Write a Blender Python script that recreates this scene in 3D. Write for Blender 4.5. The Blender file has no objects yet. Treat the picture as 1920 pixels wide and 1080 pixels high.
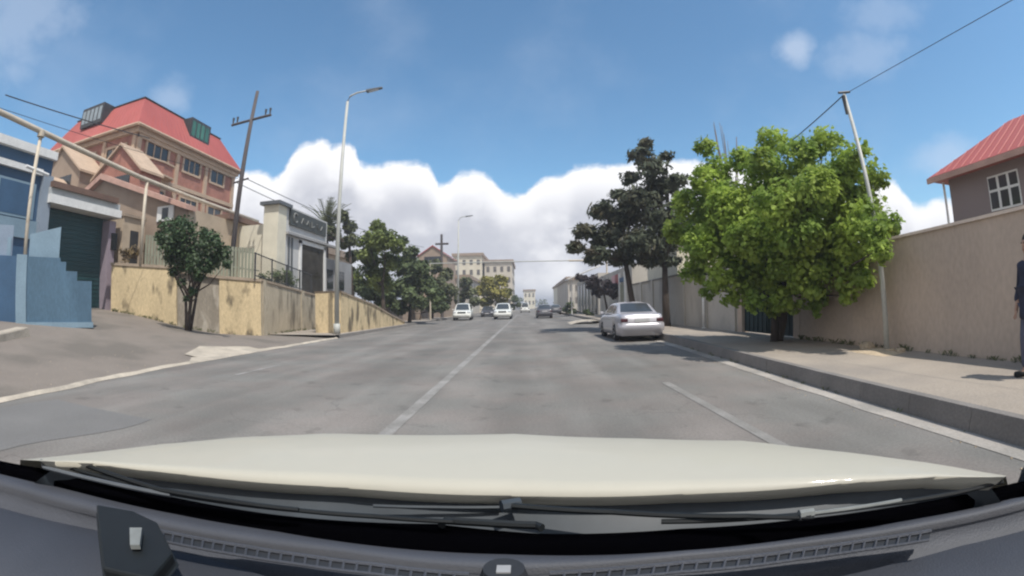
import bpy, math, random
import numpy as np
from mathutils import Matrix, Vector, noise
R = math.radians
sc = bpy.context.scene
col = sc.collection
rng = random.Random(7)

# ------------------------------------------------------------------ camera (wide dashcam lens)
CAMH = 1.35
FPX = 880.0
ROLL, PITCH, YAW = 0.018, 0.039215, -0.03111
cd = bpy.data.cameras.new('dashcam')
cd.type = 'PANO'
cd.panorama_type = 'FISHEYE_LENS_POLYNOMIAL'
cd.sensor_width = 36; cd.sensor_fit = 'HORIZONTAL'
cd.fisheye_fov = math.pi * 1.2
cd.fisheye_polynomial_k0 = 0
cd.fisheye_polynomial_k1 = -1920 / (FPX * 36)
cd.fisheye_polynomial_k2 = 0; cd.fisheye_polynomial_k3 = 0; cd.fisheye_polynomial_k4 = 0
cd.clip_start = 0.01; cd.clip_end = 5000
cam = bpy.data.objects.new('camera', cd); col.objects.link(cam); sc.camera = cam
_A = Matrix(((math.cos(ROLL),0,math.sin(ROLL)),(0,1,0),(-math.sin(ROLL),0,math.cos(ROLL))))
_B = Matrix(((1,0,0),(0,math.cos(PITCH),-math.sin(PITCH)),(0,math.sin(PITCH),math.cos(PITCH))))
_C = Matrix(((math.cos(YAW),math.sin(YAW),0),(-math.sin(YAW),math.cos(YAW),0),(0,0,1)))
_M = _C @ _B @ _A
_r, _f, _u = _M @ Vector((1,0,0)), _M @ Vector((0,1,0)), _M @ Vector((0,0,1))
cam.matrix_world = Matrix(((_r.x,_u.x,-_f.x,0),(_r.y,_u.y,-_f.y,0),(_r.z,_u.z,-_f.z,CAMH),(0,0,0,1)))

def at(px, py, X=None, Y=None, Z=None):
    """survey helper: real point at a known side distance X, depth Y or height Z"""
    u = (px-960)/FPX; v = -(py-540)/FPX; r = math.hypot(u, v)+1e-9; s = math.sin(r)/r
    d = _M @ Vector((u*s, math.cos(r), v*s))
    t = X/d.x if X is not None else (Y/d.y if Y is not None else (Z-CAMH)/d.z)
    return Vector((d.x*t, d.y*t, CAMH+d.z*t))

# ------------------------------------------------------------------ sky + sun
SUN_EL, SUN_AZ = R(61), R(142)         # azimuth clockwise from +Y (road direction): behind right
w = bpy.data.worlds.new("World"); sc.world = w; w.use_nodes = True
nt = w.node_tree; N = nt.nodes; L = nt.links; N.clear()
def nd(t, **k):
    n = N.new(t)
    for a, b in k.items(): setattr(n, a, b)
    return n
def mth(op, a, b=None, c=None, clamp=False):
    n = nd('ShaderNodeMath', operation=op, use_clamp=clamp)
    for i, x in enumerate((a, b, c)):
        if x is None: continue
        if isinstance(x, (int, float)): n.inputs[i].default_value = x
        else: L.new(x, n.inputs[i])
    return n.outputs[0]
out = nd('ShaderNodeOutputWorld'); bg = nd('ShaderNodeBackground'); L.new(bg.outputs[0], out.inputs[0])
sky = nd('ShaderNodeTexSky', sky_type='NISHITA'); sky.sun_disc = False
sky.sun_elevation = SUN_EL; sky.sun_rotation = SUN_AZ; sky.altitude = 0
sky.air_density = 1.0; sky.dust_density = 0.6; sky.ozone_density = 2.0
bg.inputs[1].default_value = 0.15
tc = nd('ShaderNodeTexCoord'); sep = nd('ShaderNodeSeparateXYZ'); L.new(tc.outputs['Generated'], sep.inputs[0])
az = mth('ARCTAN2', sep.outputs[0], sep.outputs[1]); el = mth('ARCSINE', sep.outputs[2])
prof = [(-1.6,.95),(-1.42,.5),(-1.3,.2),(-.9,.22),(-.70,.245),(-.635,.262),(-.602,.285),(-.566,.276),(-.551,.27),(-.516,.314),(-.478,.345),(-.445,.35),(-.423,.338),(-.397,.347),(-.376,.336),(-.358,.305),(-.326,.30),(-.285,.309),(-.226,.308),(-.2,.286),(-.186,.264),(-.165,.266),(-.144,.287),(-.109,.291),(-.068,.271),(-.04,.243),(0,.243),(.02,.26),(.049,.275),(.091,.281),(.115,.295),(.203,.295),(.256,.30),(.374,.295),(.6,.24),(.70,.20),(.773,.222),(.81,.212),(.85,.165),(.89,.175),(.95,.16),(1.2,.13),(1.38,.15),(1.48,.5),(1.6,.95)]  # raised ends: unseen cloud banks added beside and behind to brighten the shade
fc = nd('ShaderNodeFloatCurve'); cv = fc.mapping.curves[0]
while len(cv.points) > 2: cv.points.remove(cv.points[0])
cv.points[0].location = ((prof[0][0]+1.6)/3.2, prof[0][1]); cv.points[1].location = ((prof[-1][0]+1.6)/3.2, prof[-1][1])
for a, e in prof[1:-1]: cv.points.new((a+1.6)/3.2, e)
fc.mapping.update()
L.new(mth('MULTIPLY_ADD', az, 1/3.2, .5, clamp=True), fc.inputs['Value'])
top = mth('MULTIPLY', fc.outputs[0], 1.)
cmb = nd('ShaderNodeCombineXYZ'); L.new(az, cmb.inputs[0]); L.new(mth('MULTIPLY', el, 1.3), cmb.inputs[1])
def wnoise(scale, detail=4, rough=.55, off=0.):
    n = nd('ShaderNodeTexNoise'); n.inputs['Scale'].default_value = scale
    n.inputs['Detail'].default_value = detail; n.inputs['Roughness'].default_value = rough
    m = nd('ShaderNodeVectorMath', operation='ADD'); L.new(cmb.outputs[0], m.inputs[0]); m.inputs[1].default_value = (off, off*.7, off*.3)
    L.new(m.outputs[0], n.inputs['Vector']); return n.outputs['Fac']
n1 = wnoise(26, 8, .6); n2 = wnoise(7, 4, .5, 3.1)
edge = mth('ADD', mth('SUBTRACT', top, el), mth('MULTIPLY_ADD', n1, .034, -.017))
mask = nd('ShaderNodeMapRange', interpolation_type='SMOOTHSTEP'); L.new(edge, mask.inputs[0])
mask.inputs[1].default_value = -.006; mask.inputs[2].default_value = .014
# veils of thin high cloud
n3 = wnoise(2.2, 5, .6, 7.3)
veil = nd('ShaderNodeMapRange', interpolation_type='SMOOTHSTEP'); L.new(n3, veil.inputs[0])
veil.inputs[1].default_value = .48; veil.inputs[2].default_value = .85; veil.inputs[4].default_value = .2
def puff(a0, e0, ra, re, amt):
    da = mth('DIVIDE', mth('SUBTRACT', az, a0), ra); de = mth('DIVIDE', mth('SUBTRACT', el, e0), re)
    q = mth('SQRT', mth('ADD', mth('MULTIPLY', da, da), mth('MULTIPLY', de, de)))
    q = mth('ADD', q, mth('MULTIPLY_ADD', wnoise(14, 4, .6, a0*5), 1.3, -.65))
    m = nd('ShaderNodeMapRange', interpolation_type='SMOOTHSTEP'); L.new(q, m.inputs[0])
    m.inputs[1].default_value = 1.1; m.inputs[2].default_value = .1; m.inputs[3].default_value = 0; m.inputs[4].default_value = amt
    return m.outputs[0]
soft = veil.outputs[0]
for p in [(.645,.495,.055,.045,.55),(.80,.46,.14,.06,.28),(.86,.53,.12,.06,.25),(-.80,.415,.06,.05,.35),(-1.2,.5,.2,.15,.35),(.93,.25,.1,.05,.4)]:
    soft = mth('MAXIMUM', soft, puff(*p))
# cloud shading: white tops, grey lilac bellies
dep = mth('SUBTRACT', top, el)
dm = nd('ShaderNodeMapRange', interpolation_type='SMOOTHSTEP'); L.new(dep, dm.inputs[0]); dm.inputs[1].default_value = .015; dm.inputs[2].default_value = .11
shm = nd('ShaderNodeMapRange', interpolation_type='SMOOTHSTEP'); L.new(n2, shm.inputs[0]); shm.inputs[1].default_value = .25; shm.inputs[2].default_value = .60
sh = mth('MULTIPLY', dm.outputs[0], shm.outputs[0])
n4 = wnoise(15, 8, .62, 1.7)
sh = mth('ADD', sh, mth('MULTIPLY', mth('MULTIPLY_ADD', n4, 1, -.5), mth('MULTIPLY', dm.outputs[0], .5)), clamp=True)
def mixc(f, a, b):
    n = nd('ShaderNodeMix', data_type='RGBA')
    if isinstance(f, (int, float)): n.inputs[0].default_value = f
    else: L.new(f, n.inputs[0])
    for i, x in ((6, a), (7, b)):
        if isinstance(x, tuple): n.inputs[i].default_value = x
        else: L.new(x, n.inputs[i])
    return n.outputs[2]
cloud = mixc(sh, (4.9, 4.9, 5.0, 1), (2.75, 2.83, 3.15, 1))
tint = nd('ShaderNodeMix', data_type='RGBA', blend_type='MULTIPLY'); tint.inputs[0].default_value = 1
L.new(sky.outputs[0], tint.inputs[6]); tint.inputs[7].default_value = (.52, .71, .74, 1)
c1 = mixc(soft, tint.outputs[2], (3.0, 3.4, 4.1, 1))
L.new(mixc(mask.outputs[0], c1, cloud), bg.inputs[0])

sd = bpy.data.lights.new('sun', 'SUN'); sd.energy = 2.9; sd.angle = R(.6); sd.color = (1, .95, .88)
so = bpy.data.objects.new('sun', sd); col.objects.link(so)
sdir = Vector((math.sin(SUN_AZ)*math.cos(SUN_EL), math.cos(SUN_AZ)*math.cos(SUN_EL), math.sin(SUN_EL)))
so.rotation_euler = sdir.to_track_quat('Z', 'Y').to_euler(); so.location = sdir*60
sc.view_settings.view_transform = 'Standard'; sc.view_settings.look = 'None'
sc.view_settings.exposure = 0.62; sc.view_settings.gamma = 1
sc.cycles.filter_width = 2.2
sc.cycles.use_denoising = True
sc.cycles.max_bounces = 6

# ------------------------------------------------------------------ helpers
W = {}
def tag(o, label, cat, group=None):
    o['label'] = label; o['category'] = cat
    if group: o['group'] = group
    return o
def thing(name, label, cat, loc=(0,0,0), rz=0., group=None):
    o = bpy.data.objects.new(name, None); o.empty_display_size = .2; col.objects.link(o)
    o.location = loc; o.rotation_euler = (0,0,rz)
    W[o] = Matrix.Translation(Vector(loc)) @ Matrix.Rotation(rz, 4, 'Z')
    return tag(o, label, cat, group)

def mk(name, c, rough=.85, var=.18, scale=2.5, bump=0., bscale=30, metal=0., spec=.4, c2=None, amt=.5, sscale=1.2, lo=.5, hi=.62, zs=1., fine=.12, coat=0., trans=0.):
    """two scales of colour variation + optional second colour in patches (zs<1 stretches patches vertically)"""
    m = bpy.data.materials.new(name); m.use_nodes = True
    nt = m.node_tree; n = nt.nodes; l = nt.links
    p = n['Principled BSDF']; p.inputs['Roughness'].default_value = rough; p.inputs['Metallic'].default_value = metal
    p.inputs['Specular IOR Level'].default_value = spec; p.inputs['Coat Weight'].default_value = coat; p.inputs['Coat Roughness'].default_value = .06
    t = n.new('ShaderNodeTexCoord'); mp = n.new('ShaderNodeMapping'); l.new(t.outputs['Object'], mp.inputs[0]); mp.inputs['Scale'].default_value = (1,1,zs)
    def nz(s, d=4):
        a = n.new('ShaderNodeTexNoise'); a.inputs['Scale'].default_value = s; a.inputs['Detail'].default_value = d; l.new(mp.outputs[0], a.inputs['Vector']); return a.outputs['Fac']
    def mx(f, a, b, bt='MIX'):
        k = n.new('ShaderNodeMix'); k.data_type = 'RGBA'; k.blend_type = bt
        if isinstance(f, float): k.inputs[0].default_value = f
        else: l.new(f, k.inputs[0])
        for i, x in ((6,a),(7,b)):
            if isinstance(x, tuple): k.inputs[i].default_value = (*x, 1)
            else: l.new(x, k.inputs[i])
        return k.outputs[2]
    def mr(f, a, b, c_, d):
        k = n.new('ShaderNodeMapRange'); l.new(f, k.inputs[0])
        for i, x in enumerate((a,b,c_,d)): k.inputs[i+1].default_value = x
        return k.outputs[0]
    base = mx(mr(nz(scale), .3, .7, 0, 1), tuple(x*(1-var) for x in c), tuple(min(1,x*(1+var)) for x in c))
    if c2: base = mx(mr(nz(sscale, 6), lo, hi, 0, amt), base, c2)
    if fine: 
        f = nz(bscale, 3); base = mx(1., base, (1,1,1), 'MULTIPLY')
        k = n.new('ShaderNodeCombineColor'); v = mr(f, .3, .7, 1-fine, 1+fine)
        for i in range(3): l.new(v, k.inputs[i])
        base = mx(1., base, k.outputs[0], 'MULTIPLY')
    l.new(base, p.inputs['Base Color'])
    if bump:
        b = n.new('ShaderNodeBump'); b.inputs['Strength'].default_value = bump; b.inputs['Distance'].default_value = .03
        l.new(nz(bscale, 5), b.inputs['Height']); l.new(b.outputs[0], p.inputs['Normal'])
    if trans:
        tr = n.new('ShaderNodeBsdfTranslucent'); l.new(base, tr.inputs[0])
        ms = n.new('ShaderNodeMixShader'); ms.inputs[0].default_value = trans
        l.new(p.outputs[0], ms.inputs[1]); l.new(tr.outputs[0], ms.inputs[2]); l.new(ms.outputs[0], n['Material Output'].inputs[0])
    return m

class MB:
    def __init__(s): s.v = []; s.f = []
    def add(s, vs, fs):
        b = len(s.v); s.v += [tuple(x) for x in vs]; s.f += [tuple(b+i for i in q) for q in fs]; return s
    def box(s, x0,x1,y0,y1,z0,z1):
        vs = [(x,y,z) for z in (z0,z1) for y in (y0,y1) for x in (x0,x1)]
        return s.add(vs, [(0,2,3,1),(4,5,7,6),(0,1,5,4),(2,6,7,3),(0,4,6,2),(1,3,7,5)])
    def fb(s, fr, a0,a1,d0,d1,z0,z1):
        """box in a facade frame (origin, right, normal): a along the wall, d outward"""
        O, r, n = fr
        vs = [Vector(O)+Vector(r)*a+Vector(n)*d+Vector((0,0,z)) for z in (z0,z1) for d in (d0,d1) for a in (a0,a1)]
        return s.add(vs, [(0,2,3,1),(4,5,7,6),(0,1,5,4),(2,6,7,3),(0,4,6,2),(1,3,7,5)])
    def prism(s, poly, axis, t0, t1):
        """poly of 2D points extruded along axis 0/1/2"""
        def P(p, t):
            return {0:(t,p[0],p[1]), 1:(p[0],t,p[1]), 2:(p[0],p[1],t)}[axis]
        n = len(poly); vs = [P(p,t0) for p in poly]+[P(p,t1) for p in poly]
        return s.add(vs, [tuple(range(n))[::-1], tuple(range(n,2*n))]+[(i,(i+1)%n,n+(i+1)%n,n+i) for i in range(n)])
    def hexa(s, b, t):
        """bottom 4 points, top 4 points"""
        return s.add(list(b)+list(t), [(3,2,1,0),(4,5,6,7)]+[(i,(i+1)%4,4+(i+1)%4,4+i) for i in range(4)])
    def tube(s, pts, r, n=8, r2=None):
        pts = [Vector(p) for p in pts]; k = len(pts); r2 = r if r2 is None else r2; rings = []
        for i, p in enumerate(pts):
            d = (pts[min(i+1,k-1)]-pts[max(i-1,0)]).normalized()
            a = d.cross(Vector((0,0,1)) if abs(d.z) < .9 else Vector((1,0,0))).normalized(); b = d.cross(a)
            rr = r+(r2-r)*i/(k-1)
            rings.append([p+a*math.cos(2*math.pi*j/n)*rr+b*math.sin(2*math.pi*j/n)*rr for j in range(n)])
        vs = [q for g in rings for q in g]
        fs = [(i*n+j, i*n+(j+1)%n, (i+1)*n+(j+1)%n, (i+1)*n+j) for i in range(k-1) for j in range(n)]
        fs += [tuple(range(n))[::-1], tuple((k-1)*n+j for j in range(n))]
        return s.add(vs, fs)
    def grid(s, rows):
        m = len(rows[0]); vs = [p for r_ in rows for p in r_]
        return s.add(vs, [(i*m+j,i*m+j+1,(i+1)*m+j+1,(i+1)*m+j) for i in range(len(rows)-1) for j in range(m-1)])
    def build(s, name, mat, parent=None, smooth=False, bevel=0, local=False, root=None):
        me = bpy.data.meshes.new(name)
        vs = s.v
        r_ = root
        if parent is not None and not local:
            q = parent
            while q.parent is not None: q = q.parent
            if q in W:
                inv = W[q].inverted(); vs = [tuple(inv @ Vector(v)) for v in vs]
        me.from_pydata(vs, [], s.f); me.materials.append(mat); me.validate()
        o = bpy.data.objects.new(name, me); col.objects.link(o)
        if parent is not None: o.parent = parent
        if smooth: me.shade_smooth()
        if bevel:
            b = o.modifiers.new('bevel', 'BEVEL'); b.width = bevel; b.segments = 2; b.limit_method = 'ANGLE'
        return o
def split(mb, name, mat, parent, per=1, **k):
    """one object per box/tube added: pieces are found as connected islands"""
    par = list(range(len(mb.v)))
    def fd(i):
        while par[i] != i: par[i] = par[par[i]]; i = par[i]
        return i
    for f in mb.f:
        a = fd(f[0])
        for j in f[1:]: par[fd(j)] = a
    gr = {}
    for f in mb.f: gr.setdefault(fd(f[0]), []).append(f)
    out_ = []
    for g in gr.values():
        ids = sorted({i for f in g for i in f}); mp = {i:n for n,i in enumerate(ids)}
        q = MB(); q.v = [mb.v[i] for i in ids]; q.f = [tuple(mp[i] for i in f) for f in g]
        out_.append(q.build(name, mat, parent, **k))
    return out_
def struct(o): o['kind'] = 'structure'; return o
def lerp(a,b,t): return a+(b-a)*t
def sst(a,b,x):
    t = min(1,max(0,(x-a)/(b-a))); return t*t*(3-2*t)
def interp(pts, y):
    if y <= pts[0][0]: return pts[0][1]
    for (a,b),(c,d) in zip(pts, pts[1:]):
        if y <= c: return b+(d-b)*(y-a)/(c-a)
    return pts[-1][1]

# ------------------------------------------------------------------ materials
M = {}
M['asphalt'] = mk('asphalt', (.215,.20,.187), .9, .09, .35, .25, 60, c2=(.155,.148,.142), amt=.6, sscale=.22, lo=.5, hi=.7, fine=.16)
def road_mat():
    m = bpy.data.materials.new('road_asphalt'); m.use_nodes = True; n = m.node_tree.nodes; l = m.node_tree.links; p = n['Principled BSDF']
    p.inputs['Roughness'].default_value = .9; p.inputs['Specular IOR Level'].default_value = .25
    t = n.new('ShaderNodeTexCoord')
    def nz(s, d, sx=1, sy=1, typ='ShaderNodeTexNoise'):
        mp = n.new('ShaderNodeMapping'); mp.inputs['Scale'].default_value = (sx,sy,1); l.new(t.outputs['Object'], mp.inputs[0])
        a = n.new(typ); a.inputs['Scale'].default_value = s; a.inputs['Detail'].default_value = d; l.new(mp.outputs[0], a.inputs['Vector']); return a
    def mr(f, a, b, c_, d):
        k = n.new('ShaderNodeMapRange'); k.interpolation_type = 'SMOOTHSTEP'; l.new(f, k.inputs[0])
        for i, x in enumerate((a,b,c_,d)): k.inputs[i+1].default_value = x
        return k.outputs[0]
    def mul(a, b):
        k = n.new('ShaderNodeMath'); k.operation = 'MULTIPLY'; l.new(a, k.inputs[0]); l.new(b, k.inputs[1]); return k.outputs[0]
    v = mr(nz(.5,4).outputs[0], .3,.7,.86,1.12)
    v = mul(v, mr(nz(.35,5,2.4,.22).outputs[0], .38,.66,.84,1.08))      # wheel-worn streaks along the street
    v = mul(v, mr(nz(2.2,4).outputs[0], .60,.70,1.,.80))                # oil spots
    v = mul(v, mr(nz(30,3).outputs[0], .3,.7,.90,1.10)); v = mul(v, mr(nz(110,2).outputs[0], .3,.7,.86,1.14))
    vo = n.new('ShaderNodeTexVoronoi'); vo.feature = 'DISTANCE_TO_EDGE'; vo.inputs['Scale'].default_value = .28
    wv = n.new('ShaderNodeVectorMath'); wv.operation = 'MULTIPLY_ADD'; l.new(nz(1.3,4).outputs['Color'], wv.inputs[0]); wv.inputs[1].default_value = (1.3,1.3,0); l.new(t.outputs['Object'], wv.inputs[2]); l.new(wv.outputs[0], vo.inputs['Vector'])
    cr = mr(vo.outputs['Distance'], .001,.008,.84,1.)
    gate = mr(nz(.2,2).outputs[0], .46,.56,1.,0.)
    mxn = n.new('ShaderNodeMix'); mxn.data_type = 'FLOAT'; l.new(gate, mxn.inputs[0]); l.new(cr, mxn.inputs[2]); mxn.inputs[3].default_value = 1.
    # gate=1 shows no crack
    v = mul(v, mxn.outputs[0])
    hue = n.new('ShaderNodeMix'); hue.data_type = 'RGBA'; l.new(mr(nz(.7,3).outputs[0], .35,.65,0,1), hue.inputs[0]); hue.inputs[6].default_value = (.186,.180,.166,1); hue.inputs[7].default_value = (.203,.184,.168,1)
    cc = n.new('ShaderNodeCombineColor')
    for i in range(3): l.new(v, cc.inputs[i])
    fm = n.new('ShaderNodeMix'); fm.data_type = 'RGBA'; fm.blend_type = 'MULTIPLY'; fm.inputs[0].default_value = 1; l.new(hue.outputs[2], fm.inputs[6]); l.new(cc.outputs[0], fm.inputs[7])
    l.new(fm.outputs[2], p.inputs['Base Color'])
    b = n.new('ShaderNodeBump'); b.inputs['Strength'].default_value = .35; b.inputs['Distance'].default_value = .01; l.new(nz(90,3).outputs[0], b.inputs['Height']); l.new(b.outputs[0], p.inputs['Normal'])
    return m
M['asphalt'] = road_mat()
M['patch'] = mk('asphalt_patch', (.160,.156,.150), .9, .1, .7, .25, 60, fine=.14)
M['drive'] = mk('drive_asphalt', (.215,.185,.158), .92, .14, .4, .3, 40, c2=(.125,.112,.095), amt=.75, sscale=.4, lo=.47, hi=.62, fine=.14)
M['dirt'] = mk('dry_ground', (.30,.255,.195), .95, .18, .5, .4, 18, c2=(.19,.17,.125), amt=.6, sscale=.8)
M['pave'] = mk('dusty_pavement', (.33,.285,.235), .93, .12, .6, .3, 30, c2=(.24,.215,.19), amt=.6, sscale=.7, lo=.46, hi=.66)
M['kerb'] = mk('kerb_stone', (.20,.185,.17), .9, .15, 1.5, .3, 35, c2=(.17,.16,.15), amt=.5, sscale=2)
M['palekerb'] = mk('worn_pale_concrete', (.45,.395,.32), .92, .15, 1.2, .4, 22, c2=(.28,.25,.21), amt=.6, sscale=1.5)
M['line'] = mk('worn_road_paint', (.275,.265,.25), .85, .12, 2, 0, 30, c2=(.195,.186,.172), amt=.9, sscale=2.2, lo=.40, hi=.60)
M['gutter'] = mk('dusty_gutter', (.36,.33,.295), .9, .15, 1, .2, 30, c2=(.23,.22,.2), amt=.6, sscale=1.2)
M['yellow_wall'] = mk('yellow_plaster', (.58,.465,.285), .92, .13, 1.1, .5, 14, c2=(.13,.105,.07), amt=.9, sscale=1.6, lo=.52, hi=.64, zs=.45)
M['grey_plaster'] = mk('grey_plaster', (.42,.365,.275), .93, .12, 1.2, .5, 16, c2=(.14,.12,.09), amt=.85, sscale=1.8, lo=.50, hi=.66, zs=.3)
M['dark_plaster'] = mk('bare_grey_render', (.29,.255,.205), .95, .2, 2, .5, 16, c2=(.42,.38,.32), amt=.8, sscale=2.2, lo=.52, hi=.60, zs=.35)
M['coping'] = mk('wall_coping', (.33,.265,.2), .9, .15, 2, .3)
M['beige_wall'] = mk('beige_render', (.52,.42,.335), .93, .07, .5, .35, 12, c2=(.42,.34,.275), amt=.7, sscale=.45, lo=.46, hi=.62, zs=.6, fine=.07)
M['light_wall'] = mk('pale_grey_render', (.46,.43,.38), .92, .08, .6, .3, 14, c2=(.27,.25,.22), amt=.5, sscale=.8, zs=.5, fine=.06)
M['brick'] = mk('rose_tuff', (.35,.165,.125), .9, .16, 1.6, .4, 10, c2=(.25,.115,.09), amt=.6, sscale=.9)
M['trim'] = mk('pale_stone_trim', (.46,.345,.25), .85, .1, 2)
M['redroof'] = mk('red_metal_roof', (.36,.085,.072), .6, .08, .6, 0, 20, spec=.5, fine=.05)
M['redroof2'] = mk('red_painted_roof', (.40,.10,.085), .6, .06, .5, 0, 20, spec=.4, fine=.04)
M['darkmetal'] = mk('dark_metal', (.035,.037,.04), .5, .2, 3, spec=.5)
M['glass'] = mk('dark_window_glass', (.03,.035,.04), .12, .2, 1, spec=.6, fine=0)
M['greenglass'] = mk('green_window_glass', (.05,.17,.12), .15, .3, 1, spec=.6, fine=0)
M['white'] = mk('white_paint', (.72,.72,.70), .6, .06, 3)
M['cream'] = mk('cream_render', (.66,.62,.50), .85, .08, 1.4, .2)
M['bluewall'] = mk('blue_paint_wall', (.078,.145,.21), .75, .15, 1.3, .2, 20, c2=(.06,.115,.17), amt=.7, sscale=.8, zs=.35)
M['paleblue'] = mk('pale_blue_paint', (.20,.29,.36), .7, .08, 1.3, .1)
M['darkblue'] = mk('dark_blue_paint', (.045,.10,.18), .55, .12, 1)
M['greyblue'] = mk('grey_blue_render', (.25,.30,.36), .8, .1, 1)
M['teal'] = mk('teal_shutter', (.016,.06,.066), .5, .15, 1.2, spec=.4)
M['gateteal'] = mk('dark_gate_paint', (.010,.030,.035), .6, .2, 1.2, spec=.3)
M['fadedline'] = mk('faded_road_paint', (.235,.225,.21), .85, .12, 2, 0, 30, c2=(.195,.186,.172), amt=.9, sscale=2.2, lo=.40, hi=.58)
M['tan'] = mk('tan_render', (.47,.38,.28), .9, .1, 1, .2, c2=(.33,.26,.19), amt=.5, sscale=1.3)
M['tan_dark'] = mk('brown_and_shaded_tan', (.31,.24,.185), .9, .1, 1, .2)  # brown walls and roofs, and the painted shade on the beige house side
M['browneave'] = mk('brown_eave', (.16,.10,.075), .7, .15, 2)
M['pinkeave'] = mk('dusty_pink_eave', (.48,.30,.24), .75, .12, 2)
M['pipe'] = mk('cream_pipe_paint', (.50,.44,.35), .55, .12, 1.5, spec=.4, c2=(.34,.24,.15), amt=.4, sscale=3, lo=.58, hi=.66)
M['palegreen'] = mk('pale_green_fence', (.235,.245,.185), .7, .15, 2)
M['wood'] = mk('weathered_pole_wood', (.085,.075,.075), .85, .25, 3, .4, 25, zs=.15)
M['steelpole'] = mk('galvanised_pole', (.42,.43,.40), .5, .08, 1.5, spec=.4)
M['lamphead'] = mk('lamp_housing', (.10,.11,.12), .45, .1, 3)
M['bark'] = mk('bark', (.065,.05,.04), .92, .3, 4, .8, 14, zs=.25)
M['palebark'] = mk('pale_bark', (.23,.19,.15), .92, .3, 4, .8, 14, zs=.25)
M['leaf'] = mk('bright_leaf', (.34,.44,.085), .6, .35, .9, spec=.25, c2=(.19,.30,.06), amt=.75, sscale=1.3, lo=.45, hi=.6, trans=.5)
M['pineleaf'] = mk('pine_needle', (.085,.10,.065), .75, .35, 1.2, spec=.2, c2=(.12,.09,.055), amt=.6, sscale=.6, lo=.52, hi=.64, trans=.12)
M['oliveleaf'] = mk('olive_leaf', (.14,.155,.075), .65, .3, 1.2, spec=.3, c2=(.055,.07,.035), amt=.7, sscale=1, trans=.25)
M['shrubleaf'] = mk('shrub_leaf', (.045,.082,.030), .55, .35, 1.4, spec=.35, c2=(.10,.14,.07), amt=.6, sscale=2.4, lo=.52, hi=.62, trans=.2)
M['midleaf'] = mk('mid_leaf', (.19,.235,.065), .6, .35, .7, spec=.3, c2=(.03,.05,.02), amt=.8, sscale=.5, trans=.25)
M['darkleaf'] = mk('dark_leaf', (.10,.13,.06), .7, .35, .7, spec=.2, trans=.12)
M['yellowleaf'] = mk('yellow_green_leaf', (.29,.265,.07), .65, .3, .5, spec=.25, c2=(.10,.115,.035), amt=.7, sscale=.4, trans=.25)
M['purpleleaf'] = mk('purple_leaf', (.045,.035,.038), .65, .3, 1, spec=.2, trans=.12)
M['dryleaf'] = mk('dry_leaf', (.19,.14,.07), .8, .3, 2, trans=.15)
M['carwhite'] = mk('white_car_paint', (.74,.745,.70), .3, .02, .6, spec=.5, coat=.6, fine=0)
M['hoodpaint'] = mk('white_bonnet_paint', (.42,.40,.335), .55, .02, .8, spec=.35, coat=.12, fine=.01)
M['silver'] = mk('silver_car_paint', (.47,.46,.49), .35, .04, 1, metal=.35, spec=.5, coat=.5, fine=0)
M['darkcar'] = mk('dark_car_paint', (.07,.07,.08), .35, .05, 1, spec=.5, coat=.5, fine=0)
M['maroon'] = mk('dark_red_car_paint', (.17,.03,.03), .35, .05, 1, spec=.5, coat=.5, fine=0)
M['tyre'] = mk('rubber', (.022,.022,.023), .85, .2, 5)
M['rim'] = mk('alloy_rim', (.36,.36,.37), .35, .1, 4, metal=.7)
M['carglass'] = mk('car_glass', (.045,.052,.058), .06, .1, 2, spec=.8, fine=0)
M['tail'] = mk('tail_lamp', (.075,.022,.03), .2, .1, 8, spec=.6, fine=0)
M['lamp'] = mk('clear_lamp', (.6,.62,.65), .15, .1, 8, spec=.7, fine=0)
M['plate'] = mk('number_plate', (.5,.5,.5), .5, .05, 8)
M['blackplastic'] = mk('black_plastic', (.007,.009,.010), .6, .2, 6, spec=.4)
M['cowl'] = mk('cowl_plastic', (.028,.036,.044), .5, .2, 3, spec=.5)
M['dash'] = mk('dash_vinyl', (.058,.062,.074), .6, .1, 5, .15, 260, spec=.4, fine=.05)
M['dashdark'] = mk('dash_recess', (.022,.024,.028), .7, .1, 5)
M['frit'] = mk('black_frit', (.001,.001,.0015), 1., 0, 1, spec=0., fine=0)
M['navy'] = mk('navy_cloth', (.03,.034,.06), .9, .35, 8, .3, 60)
M['trouser'] = mk('grey_blue_denim', (.10,.105,.15), .9, .2, 6, .3, 60)
M['skin'] = mk('skin', (.45,.28,.20), .6, .06, 6)
M['hair'] = mk('dark_hair', (.02,.016,.014), .7, .2, 20)
M['far_glass'] = mk('far_glass', (.12,.11,.10), .5, .2)
M['stone'] = mk('pale_stone', (.46,.37,.26), .92, .2, 5, .5, 20)

# ------------------------------------------------------------------ terrain, road, pavements
KL = [(-30,-6.6),(2,-7.15),(6.3,-7.9),(8.4,-8.25),(14,-8.5),(20,-8.6),(33,-8.9),(50,-9.3),(400,-9.5)]
KR = [(-30,3.7),(0,4.12),(6,4.36),(13,4.74),(20,4.98),(40,5.3),(400,5.4)]
def kl(y): return interp(KL, y)
def kr(y): return interp(KR, y)
def gz(x, y):
    u = kl(y)-.3-x
    if u <= 0: return 0.
    f = 1-.72*sst(13.5,19.5,y)*(1-sst(5,10.5,u))
    f *= 1-.6*sst(24,40,y)
    z = .118*u*f
    return min(z, 1.9)+0.0
def gsheet(name, mat, xs, ys, off, edge=None):
    rows = []
    for y in ys:
        row = []
        for x in xs:
            X = edge(x, y) if edge else x
            row.append((X, y, gz(X,y)+off+ (0.012*noise.noise(Vector((X*.9,y*.9,0))) if X < kl(y)-.4 else 0)))
        rows.append(row)
    return struct(MB().grid(rows).build(name, mat, smooth=True))
ys = list(np.arange(-30,60,.8))+[60,80,110,160,250,500,1500]
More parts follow.
